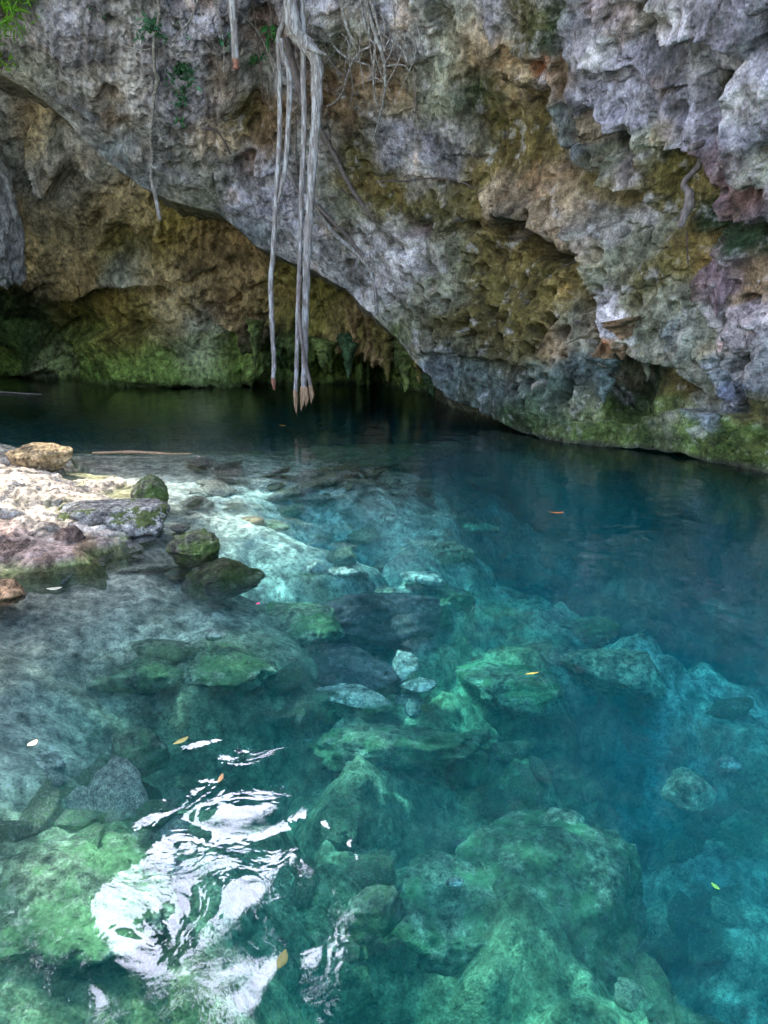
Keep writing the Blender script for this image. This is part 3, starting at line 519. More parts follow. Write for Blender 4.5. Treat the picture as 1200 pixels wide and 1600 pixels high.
# ------------------------------------------------------------------ sunlit ledge
LCOL = [(0, 700, 'cream', 40), (60, 730, 'cream', 40), (120, 720, 'cream', 30), (150, 750, 'cream', 40), (60, 770, 'cream', 40), (200, 760, 'cream', 30), (10, 688, 'moss', 9), (40, 692, 'moss', 8), (110, 706, 'moss', 9), (245, 765, 'moss', 12), (100, 792, 'moss', 10), (30, 800, 'sandb', 12), (70, 815, 'cream', 20), (20, 840, 'redb', 26), (50, 860, 'redb', 18), (100, 845, 'redb', 12), (140, 780, 'tan', 12), (30, 785, 'olive', 9), (110, 757, 'redb', 4), (128, 755, 'moss', 5), (230, 745, 'sandb', 12), (180, 825, 'sandb', 20), (170, 845, 'redb', 14), (222, 822, 'moss', 14), (140, 862, 'brown', 14), (90, 868, 'redb', 12), (240, 790, 'sandb', 12), (50, 748, 'tan', 6), (160, 735, 'tan', 6), (30, 770, 'brown', 5), (190, 775, 'tan', 6), (120, 800, 'brown', 6), (75, 792, 'moss', 7), (0, 760, 'tan', 8), (80, 745, 'tan', 6), (-200, 800, 'cream', 80)]
def build_ledge():
    x0, x1, y0, y1 = -9.0, -1.9, 4.4, 11.6
    nx, ny = 640, 560
    gx = x1-(x1-x0)*np.linspace(0, 1, nx)**1.35; gy = np.linspace(y0, y1, ny)
    X, Y = np.meshgrid(gx, gy, indexing='xy'); x, y = X.ravel(), Y.ravel(); p = v3(x, y)
    wx, wy = fbm(p/.45, 4, 91)*.22, fbm(p/.45, 4, 92)*.22
    sd = poly_sd(x+wx, y+wy, ledge_poly)
    m = sst(sd, -.10, .13); inner = sst(sd, .1, 1.4)
    h = .04+.11*inner+.13*fbm(p/.7, 4, 93)+.05*fbm(p/.2, 4, 94, ridged=True)*(.4+inner)
    wr = worley(p/.22, 95); h += .022*(np.minimum(wr, .7)-.5)-.05*sst(.28-wr, 0, .2)*sst(noise(p/.5, 100), 0, .2)
    h += .014*fbm(p/.07, 3, 96)+.03*np.floor(3*fbm(p/.6, 2, 97))
    z = -.28+m*(np.maximum(h, .02)+.28)
    P = np.c_[x+0*x, y, z]
    d = P-np.array([0, 0, CAMH]); f = d[:, 1]*CP-d[:, 2]*SP; pxx = 600+FPX*d[:, 0]/f; pyy = 800-FPX*(d[:, 1]*SP+d[:, 2]*CP)/f
    C = paint(np.c_[pxx+fbm(p/.12, 3, 98)*14, pyy+fbm(p/.12, 3, 99)*8], LCOL)
    low = (1-sst(z, .0, .07))[:, None]; C = C*(1-.8*low)+.8*low*np.array(PAL['moss'])
    C *= (1+.25*fbm(p/.15, 4, 79))[:, None]
    bf = sst(fbm(p/.25, 5, 88, .65), .1, .35)*.55; C = C*(1-bf[:, None])+bf[:, None]*C*np.array([.45, .36, .27])
    o = mk('rock_ledge', P, grid_faces(ny, nx, flip=True), M['ledge'], colr=C)
    return tag(o, 'flat bleached limestone ledge in bright sun at the left edge of the pool', 'rock ledge')
ledge = build_ledge()

# ------------------------------------------------------------------ water
def build_water():
    m = bpy.data.materials.new('clear_teal_water'); m.use_nodes = True; nt = m.node_tree; nt.nodes.clear(); L = nt.links
    out = N(nt, 'ShaderNodeOutputMaterial'); g = N(nt, 'ShaderNodeNewGeometry')
    mp = N(nt, 'ShaderNodeMapping'); mp.inputs['Scale'].default_value = (1, 1, 1); L.new(g.outputs['Position'], mp.inputs[0])
    n1 = N(nt, 'ShaderNodeTexNoise', Scale=2.2, Detail=1, Roughness=.4, Distortion=1.0); n2 = N(nt, 'ShaderNodeTexNoise', Scale=7, Detail=2, Roughness=.4, Distortion=.4)
    for n in (n1, n2): L.new(mp.outputs[0], n.inputs['Vector'])
    fd = N(nt, 'ShaderNodeVectorMath', operation='DISTANCE'); fd.inputs[1].default_value = (-.5, 1.5, 0); L.new(g.outputs['Position'], fd.inputs[0])
    fm = N(nt, 'ShaderNodeMapRange'); fm.inputs[1].default_value = 2.5; fm.inputs[2].default_value = 10; fm.inputs[3].default_value = .06; fm.inputs[4].default_value = .5; L.new(fd.outputs['Value'], fm.inputs[0])
    a = N(nt, 'ShaderNodeMath', operation='MULTIPLY_ADD'); L.new(n2.outputs[0], a.inputs[0]); L.new(fm.outputs[0], a.inputs[1]); L.new(n1.outputs[0], a.inputs[2])
    vd = N(nt, 'ShaderNodeVectorMath', operation='DISTANCE'); vd.inputs[1].default_value = (-.62, 1.95, 0); L.new(g.outputs['Position'], vd.inputs[0])
    mk_ = N(nt, 'ShaderNodeMapRange'); mk_.inputs[1].default_value = .3; mk_.inputs[2].default_value = 1.25; mk_.inputs[3].default_value = 1.0; mk_.inputs[4].default_value = .34; L.new(vd.outputs['Value'], mk_.inputs[0])
    n3 = N(nt, 'ShaderNodeTexNoise', Scale=4.5, Detail=3, Roughness=.5, Distortion=1.4); L.new(mp.outputs[0], n3.inputs['Vector'])
    a2 = N(nt, 'ShaderNodeMath', operation='MULTIPLY_ADD'); L.new(n3.outputs[0], a2.inputs[0]); a2.inputs[1].default_value = .20; L.new(a.outputs[0], a2.inputs[2])
    a3 = N(nt, 'ShaderNodeMath', operation='MULTIPLY'); L.new(a2.outputs[0], a3.inputs[0]); L.new(mk_.outputs[0], a3.inputs[1])
    bp = N(nt, 'ShaderNodeBump', Strength=1.0, Distance=.034); L.new(a3.outputs[0], bp.inputs['Height'])
    fr = N(nt, 'ShaderNodeFresnel', IOR=1.33); gl = N(nt, 'ShaderNodeBsdfGlossy', Roughness=.0)
    rf = N(nt, 'ShaderNodeBsdfRefraction', IOR=1.12, Roughness=.0); tr = N(nt, 'ShaderNodeBsdfTransparent')
    for n in (fr, gl, rf): L.new(bp.outputs[0], n.inputs['Normal'])
    mx = N(nt, 'ShaderNodeMixShader'); mx.inputs[0].default_value = .84; L.new(rf.outputs[0], mx.inputs[1]); L.new(tr.outputs[0], mx.inputs[2])
    m2 = N(nt, 'ShaderNodeMixShader'); L.new(fr.outputs[0], m2.inputs[0]); L.new(mx.outputs[0], m2.inputs[1]); L.new(gl.outputs[0], m2.inputs[2])
    L.new(m2.outputs[0], out.inputs['Surface'])
    ab = N(nt, 'ShaderNodeVolumeAbsorption', Density=.56); ab.inputs['Color'].default_value = (.0, .82, .91, 1)
    s_ = N(nt, 'ShaderNodeVolumeScatter', Density=.06); s_.inputs['Color'].default_value = (.05, .75, .95, 1)
    ad = N(nt, 'ShaderNodeAddShader'); L.new(ab.outputs[0], ad.inputs[0]); L.new(s_.outputs[0], ad.inputs[1]); L.new(ad.outputs[0], out.inputs['Volume'])
    x0, x1, y0, y1, z0 = -45, 45, -1.2, 50, -9
    V = [(x0, y0, 0), (x1, y0, 0), (x1, y1, 0), (x0, y1, 0), (x0, y0, z0), (x1, y0, z0), (x1, y1, z0), (x0, y1, z0)]
    F = [(0, 1, 2, 3), (7, 6, 5, 4), (0, 4, 5, 1), (1, 5, 6, 2), (2, 6, 7, 3), (3, 7, 4, 0)]
    o = mk('water', V, F, m, smooth=False); o['kind'] = 'structure'; return o
water = build_water()

# ================================================================== TUBES (roots, branches, stalactites)
def catmull(P, n):
    P = np.array(P, float); P = np.r_[[2*P[0]-P[1]], P, [2*P[-1]-P[-2]]]; out = []
    for k in range(1, len(P)-2):
        for t in np.linspace(0, 1, n, endpoint=False):
            a, b, c, d = P[k-1:k+3]; out.append(.5*((2*b)+(c-a)*t+(2*a-5*b+4*c-d)*t*t+(3*b-a-3*c+d)*t**3))
    out.append(P[-2]); return np.array(out)
def tube_geo(path, rad, seg=8, wob=.12, seed=0, n=8, rough=.0):
    """path: (k,3), rad: (k,)"""
    q = catmull(np.c_[path, rad], n); c, r = q[:, :3], np.maximum(q[:, 3], .0008)
    t = np.gradient(c, axis=0); t /= np.linalg.norm(t, axis=1)[:, None]+1e-9
    up = np.array([0, 1, .01]) if abs(t[:, 1]).mean() < .8 else np.array([1, 0, 0.])
    s = np.cross(t, up); s /= np.linalg.norm(s, axis=1)[:, None]+1e-9; b = np.cross(t, s)
    a = np.linspace(0, 2*pi, seg, endpoint=False)
    off = s[:, None]*np.cos(a)[None, :, None]+b[:, None]*np.sin(a)[None, :, None]
    base = c[:, None]+off*r[:, None, None]; k = 1+wob*noise((base.reshape(-1, 3)*9+seed*3.7), 5).reshape(base.shape[:2])+rough*noise(base.reshape(-1, 3)*30+seed, 6).reshape(base.shape[:2])
    V = (c[:, None]+off*(r[:, None]*k)[..., None]).reshape(-1, 3)
    F = [tuple(f) for f in grid_faces(len(c), seg, wrap=True)]
    V = np.r_[V, [c[0]], [c[-1]]]; nb = len(c)*seg
    F += [((i+1) % seg, i, nb) for i in range(seg)]+[(nb-seg+i, nb-seg+(i+1) % seg, nb+1) for i in range(seg)]
    return V, F
def merge(gs):
    V, F, o = [], [], 0
    for v, f in gs:
        V.append(np.asarray(v)); F += [tuple(int(i)+o for i in t) for t in f]; o += len(v)
    return np.concatenate(V), F
def px_tube(pts, Y, w, **k):         # pts photo pixels, Y distance(s), w width(s) in photo pixels
    Ys = np.interp(np.linspace(0, 1, len(pts)), np.linspace(0, 1, len(np.atleast_1d(Y))), np.atleast_1d(Y))
    ws = np.interp(np.linspace(0, 1, len(pts)), np.linspace(0, 1, len(np.atleast_1d(w))), np.atleast_1d(w))
    k.setdefault('rough', .14); P = np.array([at(a, b, y) for (a, b), y in zip(pts, Ys)]); return tube_geo(P, ws*Ys/FPX/2*.88, **k)
def hung(name, pts, Y, w, mat, label, cat='root', group=None, tip=None, **k):
    V, F = px_tube(pts, Y, w, **k); o = mk(name, V, F, M[mat]); top = V[np.argmax(V[:, 2])]; origin(o, tuple(top))
    tag(o, label, cat, group)
    if tip:
        for tp, tY, tw, tm in tip:
            gs = [px_tube(tp, tY, tw, seg=8, wob=.3, n=5, rough=.3)]
            for q_, (dx, ln) in enumerate([(-.34, .5), (.36, .68), (.1, 1.1), (-.15, .85)]):
                a0, a1 = np.array(tp[0], float), np.array(tp[-1], float); e = a0+(a1-a0)*ln+[dx*tw[0]*.8, 0]; gs.append(px_tube([a0+[dx*tw[0]*.5, 0], (a0+e)/2+[dx*tw[0]*.3, 0], e], tY-.01*q_, [tw[0]*.4, tw[0]*.28, .5], seg=5, n=4, rough=.3))
            v, f = merge(gs); t = mk('broken_tip', v-top, f, M[tm]); t.parent = o
    return o
G = 'aerial roots hanging over the pool'
R1 = hung('hanging_root', [(452, -160), (456, -60), (453, -10), (459, 45), (480, 72), (495, 100), (494, 180), (487, 280), (480, 400), (477, 500), (476, 570), (475, 608)], 12.5, [26, 24, 20, 24, 22, 20, 17, 15, 13, 12, 11, 10], 'bark',
  'thickest whitish hanging root, forked at the top and splintered at its pale orange lower end', group=G, seg=14, n=14, wob=.2, rough=.1,
  tip=[([(474, 604), (475, 622), (470, 640)], 12.5, [12, 9, 2], 'wood_raw'), ([(478, 605), (480, 622), (478, 634)], 12.48, [8, 8, 1], 'wood_raw')])
v, f = px_tube([(480, 72), (500, 82), (512, 86)], 12.4, [12, 7, 2], seg=8); mk('side_shoot', v-np.array(R1.location), f, M['bark'], R1)
hung('hanging_root', [(476, -160), (472, -20), (474, 60), (474, 130), (475, 200), (471, 300), (469, 380), (466, 470), (464, 560), (462, 612)], 12.62, [10, 10, 10, 9, 9, 8, 7, 8, 8, 8], 'bark',
  'long straight pale root just left of the thickest root, reaching lowest of all', group=G, seg=9, n=12, tip=[([(462, 608), (462, 630), (463, 645)], 12.62, [8, 7, 2], 'wood_raw')])
hung('hanging_root', [(470, 430), (467, 470), (470, 520), (476, 560), (483, 592), (486, 606)], 12.38, [5, 6, 6, 6, 6, 6], 'bark_brown',
  'short slim root twisted across the front of the thickest root near the water', group=G, seg=8, tip=[([(485, 602), (488, 618), (486, 629)], 12.38, [7, 6, 2], 'wood_raw')])
hung('hanging_root', [(455, -120), (448, 15), (436, 55), (436, 100), (437, 200), (432, 300), (426, 400), (423, 440), (425, 510), (428, 560), (427, 592)], 12.7, [10, 10, 9, 8, 8, 8, 8, 9, 8, 8, 8], 'bark',
  'slender knobbly root hanging leftmost of the main bundle, its cut end just above the water', group=G, seg=9, n=12, tip=[([(427, 590), (427, 600), (429, 609)], 12.7, [8, 7, 5], 'wood_red')])
hung('hanging_root', [(439, 60), (442, 85), (452, 115), (451, 180), (447, 250), (440, 290), (434, 318)], 12.6, [6, 8, 9, 9, 8, 7, 4], 'bark',
  'curved pale root that branches off and rejoins the leftmost slender root', group=G, seg=9)
hung('hanging_root', [(447, 60), (456, 95), (466, 130), (474, 165)], 13.0, [12, 13, 13, 8], 'bark_brown', 'dark oblique root passing behind the main bundle near the top', group=G, seg=9)
hung('hanging_root', [(361, -120), (362, 0), (366, 50), (368, 94)], 12.4, [12, 12, 11, 11], 'bark', 'straight grey pole-like root ending in a red cut at the top left of the bundle', group=G, seg=10, tip=[([(368, 91), (369, 100), (369, 108)], 12.4, [11, 10, 9], 'wood_red')])
def surf_root(pts, w, mat, label, off=.04, group=None, name='climbing_root', **k):
    P = np.array([on_cliff(a, b, off) for a, b in pts]); P[1:-1] = (P[:-2]+2*P[1:-1]+P[2:])/4
    ws = np.interp(np.linspace(0, 1, len(pts)), np.linspace(0, 1, len(np.atleast_1d(w))), np.atleast_1d(w))*P[:, 1]/FPX/2
    V, F = tube_geo(P, ws, **k); o = mk(name, V, F, M[mat]); origin(o, tuple(P[0])); return tag(o, label, 'root', group)
VIN = [(243, -20), (248, 20), (242, 60), (243, 100), (247, 122), (241, 150), (238, 200), (236, 240), (237, 280)]
Pv = [on_cliff(a, b, .15) for a, b in VIN]+[at(244, 312, Pv_Y) for Pv_Y in [on_cliff(237, 280, .15)[1]]]+[at(250, 345, on_cliff(237, 280, .15)[1])]
Pv = np.array(Pv); V, F = tube_geo(Pv, np.array([3, 4, 4, 5, 6, 5, 5, 5, 5, 6, 5])*Pv[:, 1]/FPX/2, seg=8, wob=.35)
o = mk('hanging_vine', V, F, M['bark']); origin(o, tuple(Pv[0])); tag(o, 'single thin crooked vine hanging down the left part of the cliff past its lower edge', 'vine')
surf_root([(500, 190), (515, 220), (530, 250), (548, 285), (562, 310), (580, 340), (598, 368), (610, 378)], [5, 7, 6, 5, 3], 'bark_brown', 'straight brown root running obliquely down the rock to the right of the hanging bundle', .07)
surf_root([(488, 300), (500, 330), (515, 352), (530, 378), (552, 395), (572, 420), (588, 440), (590, 470), (588, 492)], [6, 7, 7, 6, 4], 'bark', 'pale grey root clinging to the cliff edge beside the hanging bundle, longer of two', .06)
surf_root([(490, 308), (508, 325), (522, 350), (542, 372), (556, 400), (570, 412)], [5, 6, 6, 4], 'bark_brown', 'shorter grey root clinging to the cliff edge, crossing the longer one', .08)
surf_root([(595, 281), (615, 280), (632, 286), (650, 280), (672, 277), (700, 281), (722, 287), (742, 298)], [2, 2.2, 2], 'bark_dark', 'thin dark root lying level across the pale rock in the middle of the cliff', .03)
surf_root([(272, 195), (290, 202), (308, 206), (322, 198), (335, 204), (350, 220), (360, 240)], [2, 3, 2], 'bark_dark', 'thin dark wavy root across the left part of the cliff below the ferns', .03)
surf_root([(372, 12), (385, 40), (398, 72), (410, 100), (425, 130), (432, 145)], [2, 2.5, 2], 'bark', 'thin straight pale vine slanting behind the leafy green plant', .25, name='hanging_vine')['category'] = 'vine'
surf_root([(535, 290), (545, 308), (558, 312)], [2, 1.5], 'bark_dark', 'tiny dark rootlet curling beside the oblique brown root', .03)
surf_root([(1068, 362), (1071, 385), (1073, 420)], [2, 1.6], 'bark_dark', 'hair thin dark rootlet hanging below the gnarled root at the right', .05)
for pts, w_, lb in [([(330, -10), (345, 30), (352, 70), (350, 110)], 2.2, 'thin pale rootlet just left of the straight pole-like root'), ([(392, -10), (398, 40), (392, 90), (402, 140), (396, 190)], 2.6, 'thin dark root straggling down the leafy gully'), ([(410, 0), (425, 30), (416, 60), (428, 92)], 2.6, 'short brown root behind the vivid green seedling'),
  ([(452, 150), (462, 190), (456, 240), (466, 280)], 3, 'grey rootlet on the rock directly behind the bundle'), ([(310, 0), (302, 35), (280, 45), (268, 60)], 2.2, 'thin pale rootlet curving left above the fern tuft'), ([(192, 68), (212, 76), (232, 79), (244, 76)], 2, 'thin pale tendril reaching left from the thin crooked vine'),
  ([(548, 120), (530, 108), (512, 90), (505, 62)], 2.6, 'crooked rootlet between the root bundle and the fine root fan'), ([(640, 110), (655, 150), (648, 190)], 1.8, 'hair thin rootlet at the right side of the fine root fan'), ([(450, 268), (462, 286), (470, 300)], 3, 'stubby root end on the rock behind the middle of the bundle')]:
    surf_root(pts, [w_, w_*.6], 'bark_brown' if 'pale' not in lb else 'bark', lb, .10)
# fan of fine roots at the top centre
fr = empty('root_fan', tuple(on_cliff(575, 0, .3))); tag(fr, 'spreading fan of fine tangled grey roots hanging at the top centre of the cliff', 'roots')
FAN = [([(570, -30), (577, 20), (590, 60), (603, 80), (606, 105), (604, 145), (597, 180), (583, 222)], [6, 6, 6, 5, 4, 3, 2]), ([(575, -30), (580, 30), (582, 80), (583, 98)], [4, 3, 2]), ([(566, -20), (572, 30), (580, 60), (588, 65)], [3, 3, 2]),
  ([(535, -20), (540, 30), (552, 58), (560, 62)], [5, 4, 2]), ([(590, 40), (598, 60), (616, 66), (626, 78), (634, 100)], [4, 3, 2]), ([(606, 102), (620, 101), (634, 101), (634, 115)], [3, 2, 1.5]), ([(583, 70), (566, 75), (555, 90), (545, 120), (540, 145), (525, 160), (508, 168)], [3, 3, 3, 2]),
  ([(514, 62), (525, 80), (545, 88), (562, 94), (576, 102)], [3, 3, 2]), ([(588, 60), (588, 120), (590, 160), (596, 168)], [3, 2.5, 2]), ([(578, -20), (586, 20), (595, 50), (604, 78)], [5, 4, 3]), ([(553, 60), (552, 80), (548, 95)], [2, 1.5]), ([(604, 130), (594, 112), (588, 118)], [1.6, 1.4])]
_r = np.random.default_rng(5)
for _ in range(16):
    x_, y_ = _r.uniform(500, 640), _r.uniform(-15, 60); pt = [(x_, y_)]
    for _k in range(5): x_ += _r.uniform(-14, 14); y_ += _r.uniform(8, 30); pt.append((x_, y_))
    FAN.append((pt, [_r.uniform(1.3, 2.2), 1.0]))
for pts, ws in FAN:
    P = np.array([on_cliff(a, b, .18) for a, b in pts]); P[1:-1] = (P[:-2]+2*P[1:-1]+P[2:])/4
    wv = np.interp(np.linspace(0, 1, len(pts)), np.linspace(0, 1, len(ws)), ws)*P[:, 1]/FPX/2
    v, f = tube_geo(P, wv, seg=6, wob=.3); mk('rootlet', v-np.array(fr.location), f, M['bark'], fr)
# gnarled root at the right
P = np.array([on_cliff(a, b, .2) for a, b in [(1098, 222), (1086, 232), (1076, 246), (1072, 268)]]); Yg = P[-1][1]
P = np.r_[P, [at(a, b, Yg) for a, b in [(1069, 285), (1076, 300), (1078, 318), (1070, 335), (1063, 355)]]]
V, F = tube_geo(P, np.array([8, 9, 8, 8, 8, 12, 13, 11, 8])*P[:, 1]/FPX/2, seg=12, wob=.45, rough=.3, n=10)
o = mk('gnarled_root', V, F, M['bark_brown']); origin(o, tuple(P[0])); tag(o, 'thick gnarled grey root stub before the golden hollow at the right of the cliff', 'root')

# stalactites and knobs are parts of the rock they grow on
def stalactite(px, y0, y1, Y, w, c, parent, mat, name='stalactite', tipw=.2):
    k = 6; ys = np.linspace(y0, y1, k); P = np.array([at(px+1.2*math.sin(i*2.1+px), y, Y) for i, y in enumerate(ys)])
    pr = np.array([1.7, 1.25, .95, .75, .5, tipw])*w*Y/FPX/2
    V, F = tube_geo(P, pr, seg=16, wob=.6, rough=.2, n=9, seed=px)
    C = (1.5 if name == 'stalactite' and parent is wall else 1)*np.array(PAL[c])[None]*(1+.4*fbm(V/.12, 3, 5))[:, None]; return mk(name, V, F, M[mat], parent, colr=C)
for x, y0, y1, Y, wd, c in [(590, 505, 560, 17.2, 16, 'olive'), (606, 500, 596, 17.0, 22, 'olive'), (619, 515, 574, 17.0, 12, 'moss'), (634, 530, 612, 16.6, 24, 'moss'), (655, 560, 600, 16.6, 13, 'olive'), (676, 585, 618, 16.0, 18, 'dgreen'),
   (545, 520, 592, 18.2, 20, 'dgreen'), (505, 530, 574, 18.6, 26, 'moss'), (398, 500, 575, 19.3, 14, 'moss'), (566, 500, 548, 17.7, 12, 'olive')]:
    stalactite(x, y0, y1, Y, wd, c, wall, 'wall')
for x, y0, y1, wd, c in [(1012, 555, 596, 13, 'greyg'), (944, 560, 628, 34, 'tealg'), (972, 498, 562, 40, 'brown')]:
    Y = on_cliff(x, y0, .0)[1]-.05; stalactite(x, y0, y1, Y, wd, c, cliff, 'cliff')

def rock_geo(sub=4, seed=0, sq=(1, 1, .6), rough=.35, flat=0.0):
    import bmesh; rough *= 1.3
    bm = bmesh.new(); bmesh.ops.create_icosphere(bm, subdivisions=sub, radius=1.0)
    V = np.array([v.co[:] for v in bm.verts]); F = [tuple(v.index for v in f.verts) for f in bm.faces]; bm.free()
    s = seed*7.31
    d = 1+rough*fbm(V*1.1+s, 3, 1)+rough*.35*fbm(V*4+s, 3, 2)+.04*fbm(V*14+s, 2, 3)
    wr = worley(V*1.4+s, 9); d += rough*.55*(np.minimum(wr, .9)-.5)+rough*.16*(worley(V*4.5+s, 10)-.4)+.05*fbm(V*8+s, 3, 12)
    V = V*d[:, None]; rp = np.random.default_rng(seed*13+1)
    for _ in range(14):                                                   # broken planes
        n_ = rp.normal(size=3); n_ /= np.linalg.norm(n_); e = V@n_-rp.uniform(.55, .85); V = V-np.where(e > 0, e*.7, 0)[:, None]*n_
    V = V*(1+.07*fbm(V*8+s, 4, 33, .6)+.12*fbm(V*2.6+s, 3, 34)-.10*sst(.35-worley(V*3.2+s, 35), 0, .25))[:, None]*np.array(sq)*1.12
    if flat: V[:, 2] = np.where(V[:, 2] > flat, flat+(V[:, 2]-flat)*.25, V[:, 2])
    return V, F
Yk = on_cliff(1165, 520, 0)[1]
V, F = rock_geo(5, 3, (.24, .2, .30), .5); mk('rock_knob', V+at(1163, 515, Yk), F, M['cliff'], cliff, colr=np.array(PAL['pink'])[None]*(1+.3*fbm(V/.1, 3, 4))[:, None])
Yk = on_cliff(1130, 430, 0)[1]
V, F = rock_geo(5, 4, (.14, .16, .42), .5); mk('rock_knob', V+at(1128, 425, Yk), F, M['cliff'], cliff, colr=np.array(PAL['purple'])[None]*(1+.3*fbm(V/.1, 3, 4))[:, None])
# pale rock flake hanging at the far left in front of the cave wall
V, F = rock_geo(6, 8, (.8, .9, 2.3), .3); V[:, 0] -= V[:, 2]*.25; V = V+at(-48, 285, 16.8); V[:, 2] += .3*np.abs(fbm(V/.5, 3, 61)); o = mk('hanging_rock', V, F, M['cliff'], colr=np.array(PAL['grey'])[None]*(1.15+.5*fbm(V/.3, 4, 4))[:, None])
origin(o, tuple(at(-48, 285, 16.8))); tag(o, 'pale blue-grey pointed rock hanging before the cave wall at the left edge', 'rock')

# ================================================================== ROCKS
def rmat(nm, c, moss=None, bump=.035, scale=2.5, ht=0.1):
    m = rock_mat(nm, bump=bump, scale=scale, base=c, stretch=(1, 1, 1), contrast=1.15, lichen=.3)
    if moss:
        nt = m.node_tree; b = nt.nodes['Principled BSDF']; src = b.inputs['Base Color'].links[0].from_socket
        tc = N(nt, 'ShaderNodeTexCoord'); n = N(nt, 'ShaderNodeTexNoise', Scale=5, Detail=6, Roughness=.7); nt.links.new(tc.outputs['Object'], n.inputs['Vector'])
        c2 = mul(nt, src, moss, ramp(nt, n.outputs[0], [(.5-ht, 0), (.56-ht*.3, 1)]), 'MIX')
        nf = N(nt, 'ShaderNodeTexNoise', Scale=38, Detail=5, Roughness=.7); nt.links.new(tc.outputs['Object'], nf.inputs['Vector']); nm = N(nt, 'ShaderNodeTexNoise', Scale=13, Detail=5, Roughness=.65); nt.links.new(tc.outputs['Object'], nm.inputs['Vector'])
        c3 = mul(nt, c2, ramp(nt, n.outputs[0], [(.3, .6), (.7, 1.4)])); c3 = mul(nt, c3, ramp(nt, nf.outputs[0], [(.36, .7), (.64, 1.4)])); c3 = mul(nt, c3, ramp(nt, nm.outputs[0], [(.36, .6), (.66, 1.5)])); c3 = mul(nt, c3, (.42, .43, .36), ramp(nt, nm.outputs[0], [(.58, 0), (.70, .6)]), 'MIX'); nt.links.new(c3, b.inputs['Base Color'])
    return m
RM = {'grey': rmat('grey_boulder', (.34, .32, .29), (.10, .125, .035), ht=-.04), 'mossy': rmat('mossy_boulder', (.22, .21, .15), (.08, .12, .03), ht=.09), 'tan': rmat('tan_rock', (.36, .26, .14)), 'brown': rmat('brown_rock', (.20, .13, .10)),
  'pale': rmat('pale_stone', (.72, .70, .62), ht=.1), 'striped': rmat('yellowish_stone', (.58, .58, .40)), 'algae': rmat('algae_rock', (.28, .34, .24), (.13, .25, .12), ht=.06), 'dark': rmat('dark_rock', (.07, .055, .07)), 'mid': rmat('mid_stone', (.46, .47, .38), (.14, .2, .1)), 'vivid': rmat('sunlit_green_rock', (.34, .42, .28), (.16, .30, .13), ht=.03), 'orange': rmat('orange_rock', (.45, .26, .14))}  # vivid: brighter copy of algae with sunlight put into the colour
def place_rock(name, px, py, z, size, mat, label, seed, sq=(1, 1, .6), rough=.35, rot=0, cat='rock', sub=4, flat=0., deep=None, group=None):
    V, F = rock_geo(sub, seed, sq, rough, flat); V = V*size
    o = mk(name, V, F, RM[mat])
    loc = under(px, py, deep) if deep is not None else hit(px, py, z)
    o.location = tuple(loc); o.rotation_euler[2] = rot; tag(o, label, cat, group); return o
place_rock('boulder', 190, 812, .06, .36, 'grey', 'grey flat-topped boulder with mossy front at the water edge of the sunny ledge', 1, (1.15, .8, .62), rough=.3, flat=.35, sub=5)
place_rock('boulder', 236, 775, .08, .20, 'mossy', 'small mossy boulder behind the flat-topped grey boulder, at the tip of the ledge', 2, (1, .9, .9), sub=5)
place_rock('boulder', 308, 862, -.02, .20, 'mossy', 'green mossy boulder breaking the surface, nearer the ledge of two', 5, (1.05, .9, .62), sub=5)
place_rock('boulder', 352, 905, -.17, .24, 'mossy', 'dark green mossy boulder just awash, farther out of two from the ledge', 6, (1.15, .9, .6), sub=5)
place_rock('rock', 62, 716, .22, .26, 'tan', 'yellow-tan rock lying on top of the sunny ledge', 7, (1.4, .9, .62), rough=.4)
place_rock('rock', 106, 846, .06, .14, 'brown', 'small dark red-brown rock at the foot of the sunny ledge', 8, (.9, .9, .9))
place_rock('rock', 0, 925, .0, .15, 'orange', 'orange-brown rock at the left edge below the ledge', 9, (1.2, .9, .5))
place_rock('rock', 10, 872, .02, .20, 'brown', 'rough reddish rock at the left edge, at the near foot of the ledge', 19, (1.2, .9, .6), rough=.6, sub=5)
